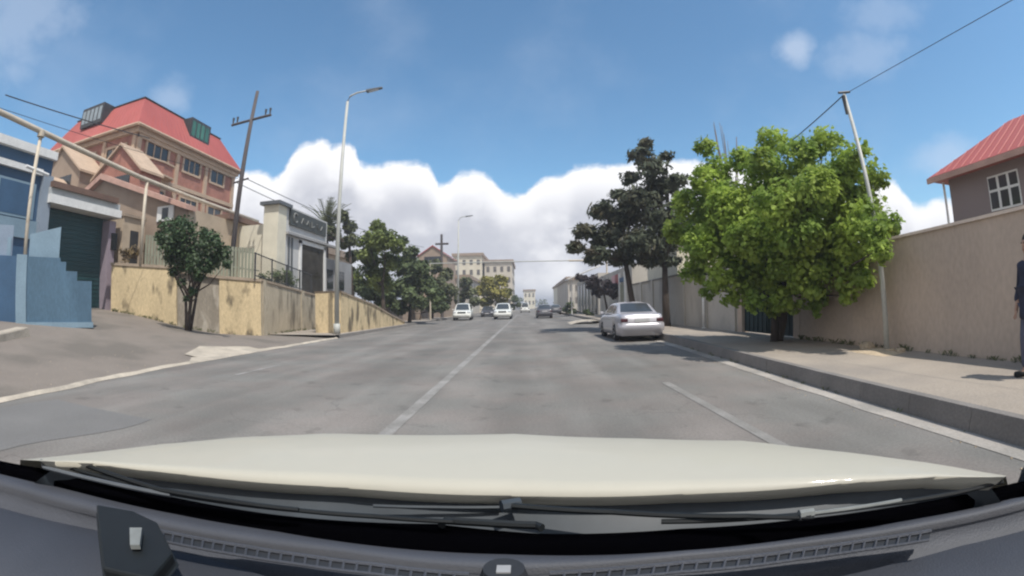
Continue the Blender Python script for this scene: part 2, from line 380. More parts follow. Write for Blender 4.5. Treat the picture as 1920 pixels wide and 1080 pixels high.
gsheet('ground', M['dirt'], [-1500,-300,-100,-60,-45]+list(np.arange(-38,-6,.7))+[-3,0,4,8,12,20,60,300,1500], ys, -.02)
ysr = list(np.arange(-20,60,1.))+[60,80,120,200,400]
struct(MB().grid([[(lerp(kl(y)-.15,kr(y),t), y, 0) for t in (0,.25,.5,.75,1)] for y in ysr]).build('road', M['asphalt']))
# apron / side road rising to the left
rows = []
for i in range(61):
    y = -16+i*.6
    rows.append([(X, y, gz(X,y)+.006+.01*noise.noise(Vector((X*.9,y*.9,0)))) for X in [kl(y)-.15-.55*j for j in range(46)]])
struct(MB().grid(rows).build('side_road', M['drive'], smooth=True))
# left pavement beyond the corner
struct(MB().grid([[(kl(y)-.15-.5*j, y, .135+.0*j) for j in range(9)] for y in np.arange(20.2,60,2)]).build('left_pavement', M['pave']))
rows = MB()
rows.grid([[(kl(y)+.05,y,0),(kl(y)+.03,y,.15),(kl(y)-.15,y,.152),(kl(y)-.15,y,0)] for y in np.arange(20.2,120,1.5)])
struct(rows.build('left_kerb', M['kerb']))
# pale broken edge strip of the apron
m = MB(); rows = []
for i in range(90):
    y = -4+i*.27
    wd = .20+.22*abs(noise.noise(Vector((y*.8,3,1))))+(.5*sst(9.5,10.5,y)*(1-sst(13,14.5,y)))
    k = kl(y)+.06+.12*noise.noise(Vector((y*.9,0,5)))
    rows.append([(k,y,.006),(k-.07,y,.045),(k-wd*.6,y,.055+.02*noise.noise(Vector((y*1.7,0,0)))),(k-wd-.12,y,max(.004,gz(k-wd-.12,y)-.004))])
m.grid(rows); struct(m.build('broken_kerb_strip', M['palekerb'], smooth=True))
# pale concrete slab in the apron
m = MB(); rows = []
for i in range(9):
    for_ = []
    y = 10.4+i*.42
    for j in range(6):
        x = -8.75-.28*j*(1-abs(i-4)/7)+.1*noise.noise(Vector((i,j,2)))
        for_.append((x,y,gz(x,y)+.03+.012*noise.noise(Vector((i*.8,j,7)))))
    rows.append(for_)
m.grid(rows); struct(m.build('concrete_patch', M['palekerb'], smooth=True))
# asphalt repairs
struct(MB().grid([[(x,y,.004) for x in (-6.9+.1*math.sin(y*3),-4.7+.2*math.sin(y*2))] for y in np.arange(-2,4.6,.3)]).build('road_patch', M['patch']))
# markings
struct(MB().grid([[(x,y,.005) for x in (-1.60,-1.44)] for y in np.arange(2,75,1.)]).build('centre_line', M['line']))
m = MB()
for y0, y1 in ((3.2,8.0),(-4,-1)): m.grid([[(x,y,.005) for x in (2.26,2.40)] for y in np.arange(y0,y1+.01,.5)])
struct(m.build('lane_line', M['fadedline']))
struct(MB().grid([[(x,y,.005) for x in (-6.0,-5.88)] for y in np.arange(8.2,10.6,.5)]).build('lane_line', M['line']))
struct(MB().grid([[(kr(y)-.30+.05*noise.noise(Vector((0,y,0))),y,.006),(kr(y),y,.012)] for y in np.arange(-6,60,.5)]).build('gutter_strip', M['gutter']))
# right kerb stones and pavement
KH = .25
m = MB()
y = -8.
while y < 60:
    y2 = y+.995
    a, b = kr(y), kr(y2)
    dz = .012*noise.noise(Vector((y,0,0)))
    m.hexa([(a,y,-.02),(a+.16,y,-.02),(b+.16,y2,-.02),(b,y2,-.02)], [(a+.02,y,KH+dz),(a+.16,y,KH+dz),(b+.16,y2,KH+dz),(b+.02,y2,KH+dz)])
    y += 1.0
struct(m.build('right_kerb', M['kerb'], bevel=.006))
struct(MB().grid([[(lerp(kr(y)+.16, 8.0, t), y, KH-.012+.015*noise.noise(Vector((t*5,y*.7,0)))) for t in np.linspace(0,1,9)] for y in list(np.arange(-8,60,.6))+[120,300]]).build('right_pavement', M['pave'], smooth=True))
m = MB()
m.grid([[(x, y, .0+max(0,.22*(1-((x-4.6)/1.5)**2))) for x in np.linspace(3.1,6.1,9)] for y in np.linspace(33,36.5,4)])
o = m.build('kerb_return', M['palekerb'], smooth=True); struct(o)

# ------------------------------------------------------------------ foliage / trees
def leaves(name, blobs, n, size, mat, parent, seed=1, flat=.8, shell=.5, long=1., clump=.78, spread=1.):
    """n leaf faces scattered in blobs [(x,y,z,r)] biased to the shell of each"""
    rg = np.random.default_rng(seed)
    B = np.array([b[:4] for b in blobs], float); wts = B[:,3]**2; wts /= wts.sum()
    k = rg.choice(len(B), n, p=wts)
    # sub-clumps give light and dark masses
    sub = rg.normal(size=(len(B)*9,3)); sub /= np.linalg.norm(sub,axis=1)[:,None]
    sc_ = sub*(.72*B[np.repeat(np.arange(len(B)),9),3])[:,None]
    j = k*9+rg.integers(0,9,n)
    d = rg.normal(size=(n,3)); d /= np.linalg.norm(d,axis=1)[:,None]
    rad = rg.random(n)**shell
    use = rg.random(n) < clump
    c = B[k,:3]+np.where(use[:,None], sc_[j]+d*(rad*.42*B[k,3])[:,None], d*(rad*B[k,3]*spread)[:,None])*np.array([1,1,flat])
    nr = (c-B[k,:3])/B[k,3:4]*.8+np.array([0,0,.75])+rg.normal(size=(n,3))*.62; nr /= np.linalg.norm(nr,axis=1)[:,None]   # leaves turn outwards and up
    a = np.cross(nr, rg.normal(size=(n,3))); a /= np.linalg.norm(a,axis=1)[:,None]
    b = np.cross(nr, a)
    s = size*(.4+1.3*rg.random(n)**1.5)[:,None]
    P = np.stack([c-a*s*.5*long, c+b*s*.42-a*s*.05, c+a*s*.55*long, c-b*s*.42+a*s*.02], 1).reshape(-1,3)
    q = parent
    while q is not None and q.parent is not None: q = q.parent
    if q is not None and q in W: P = P-np.array(W[q].translation)
    me = bpy.data.meshes.new(name); me.vertices.add(4*n); me.vertices.foreach_set('co', P.ravel())
    me.loops.add(4*n); me.loops.foreach_set('vertex_index', np.arange(4*n)); me.polygons.add(n)
    me.polygons.foreach_set('loop_start', np.arange(n)*4); me.polygons.foreach_set('loop_total', np.full(n,4))
    me.update(); me.materials.append(mat); me.validate()
    o = bpy.data.objects.new(name, me); col.objects.link(o); o.parent = parent
    return o
def tree(name, label, base, blobs, n, size, lm, bm, r=.14, group=None, seed=1, forks=7, shell=.5, long=1., stems=1, cat='tree', flat=.85, clump=.78, spread=1.):
    t = thing(name, label, cat, base, 0, group)
    rg = random.Random(seed); m = MB(); b = Vector(base)
    top = max(q[2] for q in blobs); cx = sum(q[0] for q in blobs)/len(blobs); cy = sum(q[1] for q in blobs)/len(blobs)
    zlow = min(q[2]-q[3]*.5 for q in blobs)
    for s_ in range(stems):
        off = Vector((rg.uniform(-.12,.12),rg.uniform(-.12,.12),0))*(stems > 1)
        fork = Vector((lerp(b.x,cx,.35)+off.x*4, lerp(b.y,cy,.35)+off.y*4, max(lerp(b.z,top,.25), zlow+.1)))
        m.tube([b+off+Vector((0,0,-.2)), b.lerp(fork,.4)+off+Vector((rg.uniform(-.05,.05),0,0)), fork], r*1.15, 9, r*.7)
        for q in rg.sample(blobs, min(forks,len(blobs))):
            e = Vector(q[:3])+Vector((0,0,q[3]*.1)); mid = fork.lerp(e,.5)+Vector((rg.uniform(-.15,.15),rg.uniform(-.15,.15),-.1))
            m.tube([fork, mid, e], r*.5, 6, r*.1)
    m.build('trunk', bm, t, smooth=True)
    leaves('crown', blobs, n, size, lm, t, seed, flat=flat, shell=shell, long=long, clump=clump, spread=spread)
    return t
def pxblobs(lst, Y, scale, dy, seed=3, rmul=1.):
    rg = random.Random(seed); o = []
    for px, py, rp in lst:
        r_ = rp/scale*rmul
        p = at(px, py, Y=Y+rg.uniform(-dy,dy)); o.append((p.x,p.y,p.z,r_))
    return o

# bright green tree over the right pavement
def gblob(px, py, rp, rg, dd=.0):
    Y = interp([(1260,12.6),(1450,10.7),(1560,9.5),(1650,8.7),(1700,8.5)], px)+rg.uniform(-.7,.7)+dd
    p = at(px, py, Y=Y)
    if py > 425 and p.x > 7.05: p = at(px, py, X=7.0+rg.uniform(-.25,.1))
    return (p.x, p.y, p.z, rp*(p-Vector((0,0,CAMH))).length/FPX*1.08)
rg_ = random.Random(5)
bl = [gblob(*q, rg_) for q in [(1322,275,20),(1345,322,34),(1392,300,26),(1448,262,28),(1500,295,40),(1548,265,30),(1600,300,38),(1640,330,26),(1298,385,36),(1372,380,50),(1450,350,52),(1540,360,52),(1612,390,46),(1662,420,28),(1272,432,28),(1330,455,46),(1415,445,52),(1505,440,52),(1590,460,46),(1650,470,26),(1300,510,26),(1362,515,38),(1440,515,42),(1520,515,44),(1595,520,34),(1330,545,18),(1400,552,24),(1460,560,24),(1530,560,24),(1590,555,18),(1625,520,20),(1425,310,34),(1475,395,50),(1560,420,50),(1395,420,50),(1345,400,40),(1630,440,34),(1320,335,26),(1580,335,36),(1480,480,46),(1550,485,44),(1400,490,42),(1415,568,18),(1450,576,20),(1490,572,18),(1370,560,18),(1530,585,10)]]
bl += [gblob(px+rg_.uniform(-15,15),py+rg_.uniform(-15,15),rp*.85,rg_,dd) for px,py,rp in [(1372,390,50),(1450,370,52),(1540,370,52),(1600,400,46),(1330,455,46),(1415,445,52),(1505,440,52),(1470,510,40)] for dd in (-.9,1.2)]
tree('leafy_tree', 'broad bright green leafy tree spilling over the beige wall and right pavement', (6.75,11.6,.22), bl, 80000, .11, M['leaf'], M['bark'], .12, seed=4, forks=14, stems=3, clump=.62, spread=1.12)
# two dark pines
pb = [(1212,268,15),(1200,292,22),(1250,292,13),(1222,318,28),(1180,335,18),(1270,338,18),(1240,352,32),(1165,368,22),(1205,375,34),(1285,372,18),(1130,392,22),(1175,410,34),(1245,405,38),(1285,415,18),(1095,432,20),(1140,440,32),(1205,450,36),(1262,452,30),(1082,462,14),(1120,478,24),(1170,482,26),(1225,482,24),(1265,488,14)]
A_ = [p for p in pb if p[0] < 1190]; B_ = [p for p in pb if p[0] >= 1190]
ba = pxblobs(A_, 22.6, 36, 1.0, 5); bb = pxblobs(B_, 21.8, 36, 1.2, 6)
bb += [(x,y+1.4,z,r_*.85) for (x,y,z,r_) in bb[4:]]; ba += [(x,y+1.2,z,r_*.85) for (x,y,z,r_) in ba[2:]]
tree('pine_tree', 'lower spreading dark pine beside the parked silver car, left of the tallest pine', (5.55,23.2,.2), ba, 13000, .13, M['pineleaf'], M['bark'], .17, 'dark pines on the right pavement', 8, 9, .7, 2.2, clump=.72, spread=1.3, flat=.6)
tree('pine_tree', 'tallest dark pine with a pointed top beside the bright green tree', (6.75,22.0,.2), bb, 23000, .13, M['pineleaf'], M['bark'], .19, 'dark pines on the right pavement', 9, 12, .7, 2.2, clump=.72, spread=1.3, flat=.6)
# purple tree beneath, far right pavement
tree('purple_tree', 'low dark purplish tree under the pale canopy beyond the parked car', (7.0,40,.2), pxblobs([(1105,527,16),(1130,535,20),(1150,545,16),(1120,548,12),(1085,520,9)], 40, 21, 1.0), 2600, .22, M['purpleleaf'], M['bark'], .12, seed=12)
# bare poplar behind green tree
t = thing('bare_tree', 'thin bare upright branches rising behind the bright green tree', 'tree', (14.3,30,0)); m = MB()
for i in range(11):
    a = rng.uniform(-.9,.9); b = rng.uniform(-.6,.6)
    m.tube([(14.3,30,6+rng.uniform(0,2)),(14.3+a*.6,30+b,10+rng.uniform(-.5,.5)),(14.3+a,30+b,12.5+rng.uniform(0,2.7))], .07, 5, .015)
m.build('crown', M['palebark'], t); MB().tube([(14.3,30,0),(14.3,30,8.5)], .2, 8, .08).build('trunk', M['palebark'], t)
# shrub tree in front of the yellow wall
bs = pxblobs([(312,425,16),(345,430,24),(320,455,24),(360,465,30),(395,455,20),(415,475,18),(340,490,26),(375,495,24),(400,490,14),(318,478,16),(425,495,8),(300,445,12),(335,415,12),(385,440,14),(340,530,9),(362,545,8),(348,560,6),(372,520,10),(325,510,10)], 14.9, 44, .5, 9)
sb = at(350,600,Y=15.6)
tree('shrub_tree', 'small dark green shrubby tree growing against the stained yellow corner wall', (sb.x,sb.y,gz(sb.x,sb.y)), bs, 13000, .10, M['shrubleaf'], M['bark'], .085, seed=13, stems=4, forks=6, clump=.45, spread=1.25)
# palm-like tree behind sign building
pc = at(612,425,Y=38)
t = thing('palm_tree', 'ragged palm with upright feathery fronds behind the shop with the dark sign', 'tree', (pc.x,pc.y,0))
m = MB()
for i in range(40):
    a = rng.uniform(0,6.28); e = rng.uniform(.45,1.45); ln = rng.uniform(2.8,4.0)
    p0 = pc.copy(); d = Vector((math.cos(a)*math.cos(e), math.sin(a)*math.cos(e), math.sin(e)))
    pts = [p0+d*ln*k/7-Vector((0,0,(k/7)**2*ln*.32)) for k in range(8)]
    m.tube(pts, .05, 4, .015)
    side = d.cross(Vector((0,0,1))).normalized()
    for k in range(1,8):
        for s in (-1,1):
            for h in (0,.5):
                q = pts[k-1].lerp(pts[k],h); tip = q+side*s*.38*(1-.06*k)+d*.28-Vector((0,0,.12))
                m.add([q, q+d*.05, tip, tip-d*.04], [(0,1,2,3)])
m.build('crown', M['oliveleaf'], t); MB().tube([(pc.x,pc.y,0),(pc.x+.1,pc.y,4),tuple(pc)], .22, 9, .2).build('trunk', M['bark'], t)
# left row
def ltree(lst, Y, sc_, dy, n, size, lm, label, base, seed, name='street_tree', rr=.16):
    b = pxblobs(lst, Y, sc_, dy, seed)
    b += [(x, y+rng.uniform(-dy,dy)*1.2, z+rng.uniform(-.2,.2), r_*.8) for (x,y,z,r_) in b]
    return tree(name, label, base, b, n, size, lm, M['bark'], rr, 'street trees on the left side', seed, 7)
ltree([(640,405,14),(655,425,16),(620,430,12),(660,450,14),(605,440,10)], 37, 22, .8, 5000, .2, M['oliveleaf'], 'dull olive tree between the lamp post and the shop with the dark sign', (-14.2,37,.2), 21)
ltree([(708,428,17),(690,448,22),(722,450,24),(700,480,26),(745,460,16),(680,475,14),(735,490,24),(690,515,24),(720,525,26)], 33, 24, 1.0, 15000, .19, M['midleaf'], 'dense mid green rounded tree just beyond the yellow ramp wall', (-10.3,33,.15), 22)
ltree([(752,450,12),(770,475,17),(755,500,20),(785,505,20),(760,535,24),(795,535,22),(730,545,22),(775,555,20),(815,555,18)], 38, 21, 1.2, 13000, .24, M['darkleaf'], 'very dark shady tree right of the mid green tree', (-10.0,39,.15), 23)
ltree([(812,500,16),(835,515,15),(820,535,18),(845,545,14),(800,520,14),(835,562,12)], 50, 16, 1.2, 6000, .28, M['oliveleaf'], 'greyish green tree in front of the red brown house', (-10.5,51,.15), 24)
ltree([(872,530,12),(880,548,14),(862,560,12),(890,565,10)], 62, 13, 1.5, 4000, .32, M['oliveleaf'], 'small grey green tree behind the white oncoming jeep', (-8.9,64,0), 25)
ltree([(915,530,15),(938,528,14),(925,548,17),(900,545,12),(948,550,12),(940,568,12),(912,566,12)], 66, 12, 1.5, 7000, .32, M['yellowleaf'], 'yellow green tree in front of the beige apartment blocks', (-6.6,68,0), 26)
ltree([(965,560,8),(960,575,7),(972,572,6)], 95, 9, 1.5, 1200, .4, M['darkleaf'], 'small dark tree farthest down the left side', (-8.6,98,0), 27)
tree('street_tree', 'small dark bush like tree on the right pavement beyond the shops', (7.4,62,.2), pxblobs([(1068,572,8),(1060,582,7),(1072,585,8)], 62, 14, .6), 900, .25, M['darkleaf'], M['bark'], .1, seed=28)
tree('shrub', 'small dark shrub at the foot of the pale far wall', (6.9,48,.2), pxblobs([(1100,585,7),(1108,590,6)], 48, 18, .4), 500, .2, M['darkleaf'], M['bark'], .05, seed=29, cat='shrub')

ltree([(690,545,24),(720,560,22),(675,540,20),(750,575,18),(700,580,14),(665,520,18)], 37, 22, .9, 9000, .2, M['darkleaf'], 'dark bushy growth at ground level behind the yellow ramp wall', (-12.0,37,.1), 35, 'bush', .06)
ltree([(785,570,16),(810,575,14),(830,575,12),(765,585,10)], 46, 18, .9, 6000, .22, M['darkleaf'], 'dark low bushes beneath the very dark shady tree', (-10.8,46,.1), 36, 'bush', .06)
ltree([(600,430,16),(580,415,12),(625,440,16),(645,455,14),(660,480,16),(655,510,14)], 38.5, 22, .9, 6500, .2, M['oliveleaf'], 'dull olive foliage around the palm behind the grey annex', (-17.2,39.5,.1), 37, 'olive_tree', .12)
def P_w(a_):
    A0, B0 = Vector((-12.28,19.3,0)), Vector((-19.5,15.8,0)); d0 = (A0-B0).normalized(); n0 = Vector((d0.y,-d0.x,0)); n0 = -n0 if n0.y > 0 else n0
    return B0+d0*a_+n0*.06
# ------------------------------------------------------------------ right side walls, gate, pole, house
t = thing('garden_wall', 'tall plain beige rendered wall beside the right pavement', 'wall', (7.7,4,.2))
m = MB(); m.hexa([(7.62,-8,-.1),(7.9,-8,-.1),(7.9,11.6,-.1),(7.62,11.6,-.1)], [(7.62,-8,2.75),(7.9,-8,2.75),(7.9,11.6,2.43),(7.62,11.6,2.43)]); m.build('wall', M['beige_wall'], t)
m = MB(); m.hexa([(7.57,-8,2.75),(7.95,-8,2.75),(7.95,11.65,2.43),(7.57,11.65,2.43)], [(7.6,-8,2.81),(7.92,-8,2.81),(7.92,11.65,2.49),(7.6,11.65,2.49)]); m.build('coping', M['beige_wall'], t)
t = thing('yard_gate', 'dark blue green metal double gate in the wall behind the bright tree', 'gate', (7.75,13.7,.2))
m = MB(); m.box(7.60,7.9,11.6,11.95,-.1,2.6); m.box(7.60,7.9,15.45,15.8,-.1,2.6); split(m, 'pillar', M['beige_wall'], t)
for a, b in ((11.97,13.68),(13.72,15.43)):
    m = MB(); m.box(7.72,7.76,a,b,.27,2.35)
    for k in range(6): m.box(7.69,7.72,a+.05+k*(b-a-.12)/5,a+.09+k*(b-a-.12)/5,.3,2.32)
    m.box(7.68,7.72,a,b,1.2,1.27); m.build('gate_leaf', M['gateteal'], t)
t = thing('yard_wall', 'pale grey rendered wall with pilasters running on behind the parked silver car', 'wall', (7.8,24,.2))
m = MB(); m.box(7.66,7.9,15.8,34,-.1,2.7); m.build('wall', M['light_wall'], t)
m = MB()
for k in range(7): m.box(7.58,7.66,16+k*2.9,16.35+k*2.9,-.1,2.78)
split(m, 'pilaster', M['light_wall'], t)
m = MB(); m.box(7.60,7.95,15.8,34.05,2.7,2.78); m.build('coping', M['kerb'], t)
t = thing('gas_riser', 'thin white pipe standing against the pale grey wall', 'pipe', (7.45,18.9,.24))
MB().tube([(7.45,18.9,.2),(7.45,18.9,1.75),(7.5,18.9,1.85),(7.6,18.9,1.86)], .05, 8).build('pipe', M['white'], t, smooth=True)
MB().box(7.37,7.53,18.82,18.98,.2,.26).build('foot_plate', M['white'], t)

# leaning pole with wires
pt = Vector((7.2,8.04,5.82)); pbz = Vector((7.2,7.47,.2))
t = thing('utility_pole', 'thin pale leaning pole beside the beige wall with wires at its top', 'pole', tuple(pbz))
mid = pbz.lerp(pt,.5)+Vector((.03,0,0))
MB().tube([pbz, mid, pt], .062, 12, .042).build('pole', M['steelpole'], t, smooth=True)
MB().tube([pt+Vector((-.16,-.0,.02)),pt+Vector((.2,0,.10))], .03, 6).build('crossbar', M['darkmetal'], t)
m = MB(); m.tube([pt+Vector((-.05,-.02,-.05)), pt+Vector((-.07,-.03,-.5))], .05, 8, .03); m.build('insulator', M['darkmetal'], t)
MB().tube([pbz+Vector((0,0,.02)),pbz+Vector((0,0,.10))], .2, 14, .17).build('base', M['stone'], t)
def wire(a, b, sag, r_, label, n=16):
    a = Vector(a); b = Vector(b); pts = [a.lerp(b,k/n)-Vector((0,0,sag*4*(k/n)*(1-k/n))) for k in range(n+1)]
    return tag(MB().tube(pts, r_, 5).build('overhead_wire', M['darkmetal']), label, 'wire')
e = at(1505,250,X=7.3); wire(pt, (7.3,16.5,5.35), .12, .014, 'short dark wire from the leaning pole into the bright green tree')
wire(pt, (7.25,-2.5,5.15), .0, .007, 'thin wire crossing the sky from the leaning pole to the upper right corner')
# stones by the pole
def rock(p, s, label, seed):
    rg = random.Random(seed); m = MB(); rows = []
    n = 9
    for i in range(7):
        th = math.pi*i/6; row = []
        for j in range(n+1):
            ph = 2*math.pi*(j % n)/n; v = Vector((math.sin(th)*math.cos(ph), math.sin(th)*math.sin(ph), math.cos(th)))
            k = 1+.35*noise.noise(v*1.4+Vector((seed,0,0)))
            row.append((p[0]+v.x*s[0]*k, p[1]+v.y*s[1]*k, p[2]+s[2]*.6+v.z*s[2]*k))
        rows.append(row)
    m.grid(rows); return tag(m.build('rock', M['stone']), label, 'stone')
q = at(1632,650,Z=.28); rock((q.x-.1,q.y,.22), (.22,.16,.11), 'pale slab of rubble just left of the leaning pole foot', 3)
q = at(1690,662,Z=.28); rock((7.35,7.2,.22), (.13,.12,.06), 'small pale stone just right of the leaning pole foot', 5)
rr_ = []
for i in range(9):
    rr_.append([(6.55+.16*j, 6.9+.17*i, .235+.075*math.exp(-((i-4)**2/5+(j-3)**2/4))+.012*noise.noise(Vector((i*.8,j*.9,3)))) for j in range(8)])
tag(MB().grid(rr_).build('rubble_heap', M['stone'], smooth=True), 'low sandy heap on the pavement at the foot of the leaning pole', 'heap')

m = MB(); rw = random.Random(11)
def tuft(x, y, z, n, h):
    for _ in range(n):
        a = rw.uniform(0,6.28); l_ = h*rw.uniform(.5,1.1); b0 = Vector((x+rw.uniform(-.05,.05),y+rw.uniform(-.05,.05),z)); d_ = Vector((math.cos(a),math.sin(a),0))
        sd_ = Vector((-d_.y,d_.x,0))*.006; m.add([b0-sd_, b0+sd_, b0+d_*l_*.35+Vector((0,0,l_*.7)), b0+d_*l_*.7+Vector((0,0,l_*.85))], [(0,1,2),(0,2,3)])
for _ in range(46): tuft(7.56+rw.uniform(-.06,0), rw.uniform(2,11.5), KH-.02, 12, rw.uniform(.05,.17))
for _ in range(30): y_ = rw.uniform(2.5,14); tuft(kr(y_)-.02, y_, 0., 8, rw.uniform(.03,.09))
for _ in range(40): a_ = rw.uniform(.2,7.8); p_ = P_w(a_) ; tuft(p_.x,p_.y,gz(p_.x,p_.y), 10, rw.uniform(.08,.22))
for _ in range(30): y_ = rw.uniform(19.6,28.5); tuft(-12.22-.07*(y_-19.3), y_, .13, 10, rw.uniform(.06,.2))
o = m.build('weeds', M['oliveleaf']); o['kind'] = 'stuff'; o['label'] = 'sparse weeds growing along the wall feet and kerb'; o['category'] = 'weeds'
# litter: small pebbles and grit along the edges
m = MB()
for _ in range(260):
    if rw.random() < .5: y_ = rw.uniform(1.5,14); x_ = kr(y_)-rw.uniform(.02,.5); z_ = .004
    else: y_ = rw.uniform(2,13); x_ = kl(y_)-rw.uniform(-.1,2.4); z_ = gz(x_,y_)+.012
    s2 = rw.uniform(.003,.011); m.hexa([(x_-s2,y_-s2*.7,z_),(x_+s2,y_-s2,z_),(x_+s2*.8,y_+s2,z_),(x_-s2*.9,y_+s2*.8,z_)],[(x_-s2*.5,y_-s2*.4,z_+s2),(x_+s2*.4,y_-s2*.5,z_+s2*1.1),(x_+s2*.5,y_+s2*.4,z_+s2*.8),(x_-s2*.4,y_+s2*.5,z_+s2)])
o = m.build('gravel', M['stone']); o['kind'] = 'stuff'; o['label'] = 'loose grit and pebbles along the road edges'; o['category'] = 'gravel'
# grey house with red roof, right edge
t = thing('house', 'grey brown house with a red hipped roof above the tall beige wall', 'house', (18,6,0))
MB().box(14.2,24,-2,10.8,0,5.15).build('wall', mk('grey_brown_render', (.25,.205,.2), .9, .07, .5, .2, fine=.06), t)
hx, hy, ez, s_ = 13.65, 11.35, 5.2, 4.6
d = at(1890,227,Y=1.)
# hip end of ridge where the hip plan line meets the sight line
for k in range(400):
    s_ = .5+k*.02; X_, Y_ = hx+s_, hy-s_
    if Y_ > 0 and X_/Y_ > d.x/d.y: break
rz_ = CAMH+(d.z-CAMH)*math.hypot(X_,Y_)/math.hypot(d.x,1.)
m = MB(); r0 = (hx+s_, hy-s_, rz_); r1 = (hx+s_, -2+s_ if -2+s_ < hy-s_-1 else hy-s_-2.5, rz_)
far = hx+2*s_
c_ = [(hx,-2.6,ez),(far,-2.6,ez),(far,hy,ez),(hx,hy,ez)]
m.add(c_+[r0,r1]+[(x,y,z-.12) for x,y,z in c_], [(3,4,5,0),(2,3,4)[::-1],(1,2,4,5),(0,5,1),(0,1,7,6),(1,2,8,7),(2,3,9,8),(3,0,6,9),(6,7,8,9)])
for i in range(1,34):
    q = i/34; e_ = Vector((hx,lerp(hy,-2.6,q),ez)); 
    yy_ = e_.y; sx_ = min(s_, hy-yy_, yy_+2.6); m.tube([e_+Vector((0,0,.01)), Vector((hx+sx_,yy_,ez+(rz_-ez)*sx_/s_+.01))], .016, 4)
m.build('roof', M['redroof2'], t)
MB().box(hx-.04,hx+.03,-2.6,hy+.04,ez-.2,ez-.02).build('gutter', M['pinkeave'], t)
MB().tube([(14.05,10.95,5.0),(14.08,10.95,2.6)], .05, 6).build('downpipe', M['white'], t)
fr = ((14.2,0,0),(0,1,0),(-1,0,0))
wn = MB().fb(fr,7.72,9.02,-.02,.03,3.72,4.78).build('window', M['white'], t)
m = MB()
for a0 in (7.77,8.21,8.65):
    for z0,z1 in ((3.78,4.28),(4.36,4.72)): m.fb(fr,a0,a0+.33,.03,.036,z0,z1)
m.build('pane', M['glass'], wn)

# cream house further behind right wall
t = thing('house', 'cream rendered house showing between the pines and the bright tree', 'house', (10,27,0))
MB().box(8.2,12,24.5,31,0,4.6).build('wall', M['cream'], t)
MB().box(8.0,12.2,24.3,31.2,4.6,4.75).build('roof', M['browneave'], t)

# shops far right with canopy and signs
t = thing('shop', 'low pale shop with a green door and red sign beyond the silver car', 'shop', (9,40,.2))
MB().box(7.85,12,34.2,50,0,4.3).build('wall', M['light_wall'], t)
fr = ((7.85,0,0),(0,1,0),(-1,0,0))
MB().fb(fr,36.6,38.4,0,.08,.25,3.0).build('door', M['palegreen'], t)
MB().fb(fr,36.2,36.5,0,.16,.25,3.9).build('pilaster', M['white'], t); MB().fb(fr,38.5,38.8,0,.16,.25,3.9).build('pilaster', M['white'], t)
MB().fb(fr,36.6,38.4,0,.14,3.15,3.5).build('sign', M['darkblue'], t)
MB().fb(fr,39.2,40.4,0,.12,3.0,3.9).build('sign', mk('red_sign', (.35,.06,.06), .5, .1), t)
MB().fb(fr,40.6,42.2,0,.1,3.1,3.9).build('sign', mk('pink_sign', (.55,.3,.32), .5, .1), t)
t = thing('canopy_shop', 'grey building with a pale sloping canopy at the far end of the right pavement', 'shop', (9,58,.2))
MB().box(8,14,52,74,0,4.9).build('wall', M['light_wall'], t)
m = MB()
for k in range(6): m.box(7.9,8,53+k*3.4,54.4+k*3.4,.2,4.2)
split(m, 'window', M['glass'], t)
a, b = at(1062,524,Y=56), at(1128,496,Y=56)
m = MB(); m.hexa([(a.x,54,a.z-.12),(b.x,54,b.z-.12),(b.x,58,b.z-.12),(a.x,58,a.z-.12)], [(a.x,54,a.z),(b.x,54,b.z),(b.x,58,b.z),(a.x,58,a.z)]); m.build('canopy', M['white'], t)
m = MB(); m.tube([(a.x+.6,56,.2),(a.x+.6,56,a.z+.2)], .06, 6); m.build('post', M['white'], t)
# gas pipe arch crossing the road
t = thing('pipe_arch', 'grey gas pipe carried across the street on tall posts in the distance', 'pipe', (0,46,0))
MB().tube([(-9.6,46,5.75),(-2,46,5.75),(4.2,46,5.75)], .05, 8).build('pipe', M['steelpole'], t)
MB().tube([(4.2,46,5.75),(8.0,46,5.72)], .09, 8).build('thick_pipe', M['pipe'], t)
MB().tube([(8.0,46,0),(8.0,46,5.75)], .08, 8).build('post', M['pipe'], t); MB().tube([(-9.6,46,0),(-9.6,46,5.75)], .08, 8).build('post', M['pipe'], t)

# ------------------------------------------------------------------ left: corner wall, fence, pipe
Aw, Bw = Vector((-12.28,19.3,0)), Vector((-19.5,15.8,0))
dn = (Aw-Bw).normalized(); nn = Vector((dn.y,-dn.x,0))
if nn.y > 0: nn = -nn
LW = (Aw-Bw).length
frw = (Bw, dn, nn)
t = thing('corner_wall', 'stained yellow wall with a bare grey bay turning the corner of the side road', 'wall', (-15.9,17.5,.6))
def wseg(a0, a1, z0, z1, mat, name, d=.0, th=.35):
    m = MB(); P = lambda a,dd,z: tuple(Bw+dn*a+nn*dd+Vector((0,0,z)))
    m.hexa([P(a0,d,-.3),P(a1,d,-.3),P(a1,d-th,-.3),P(a0,d-th,-.3)], [P(a0,d,z0),P(a1,d,z1),P(a1,d-th,z1),P(a0,d-th,z0)]); m.build(name, mat, t)
wseg(.1,3.75,3.42,3.22,M['yellow_wall'],'yellow_bay')
wseg(3.75,5.95,3.05,2.78,M['dark_plaster'],'bare_bay',-.12,.25)
wseg(5.95,LW,2.78,2.62,M['yellow_wall'],'yellow_bay')
wc = MB(); P = lambda a,dd,z: tuple(Bw+dn*a+nn*dd+Vector((0,0,z)))
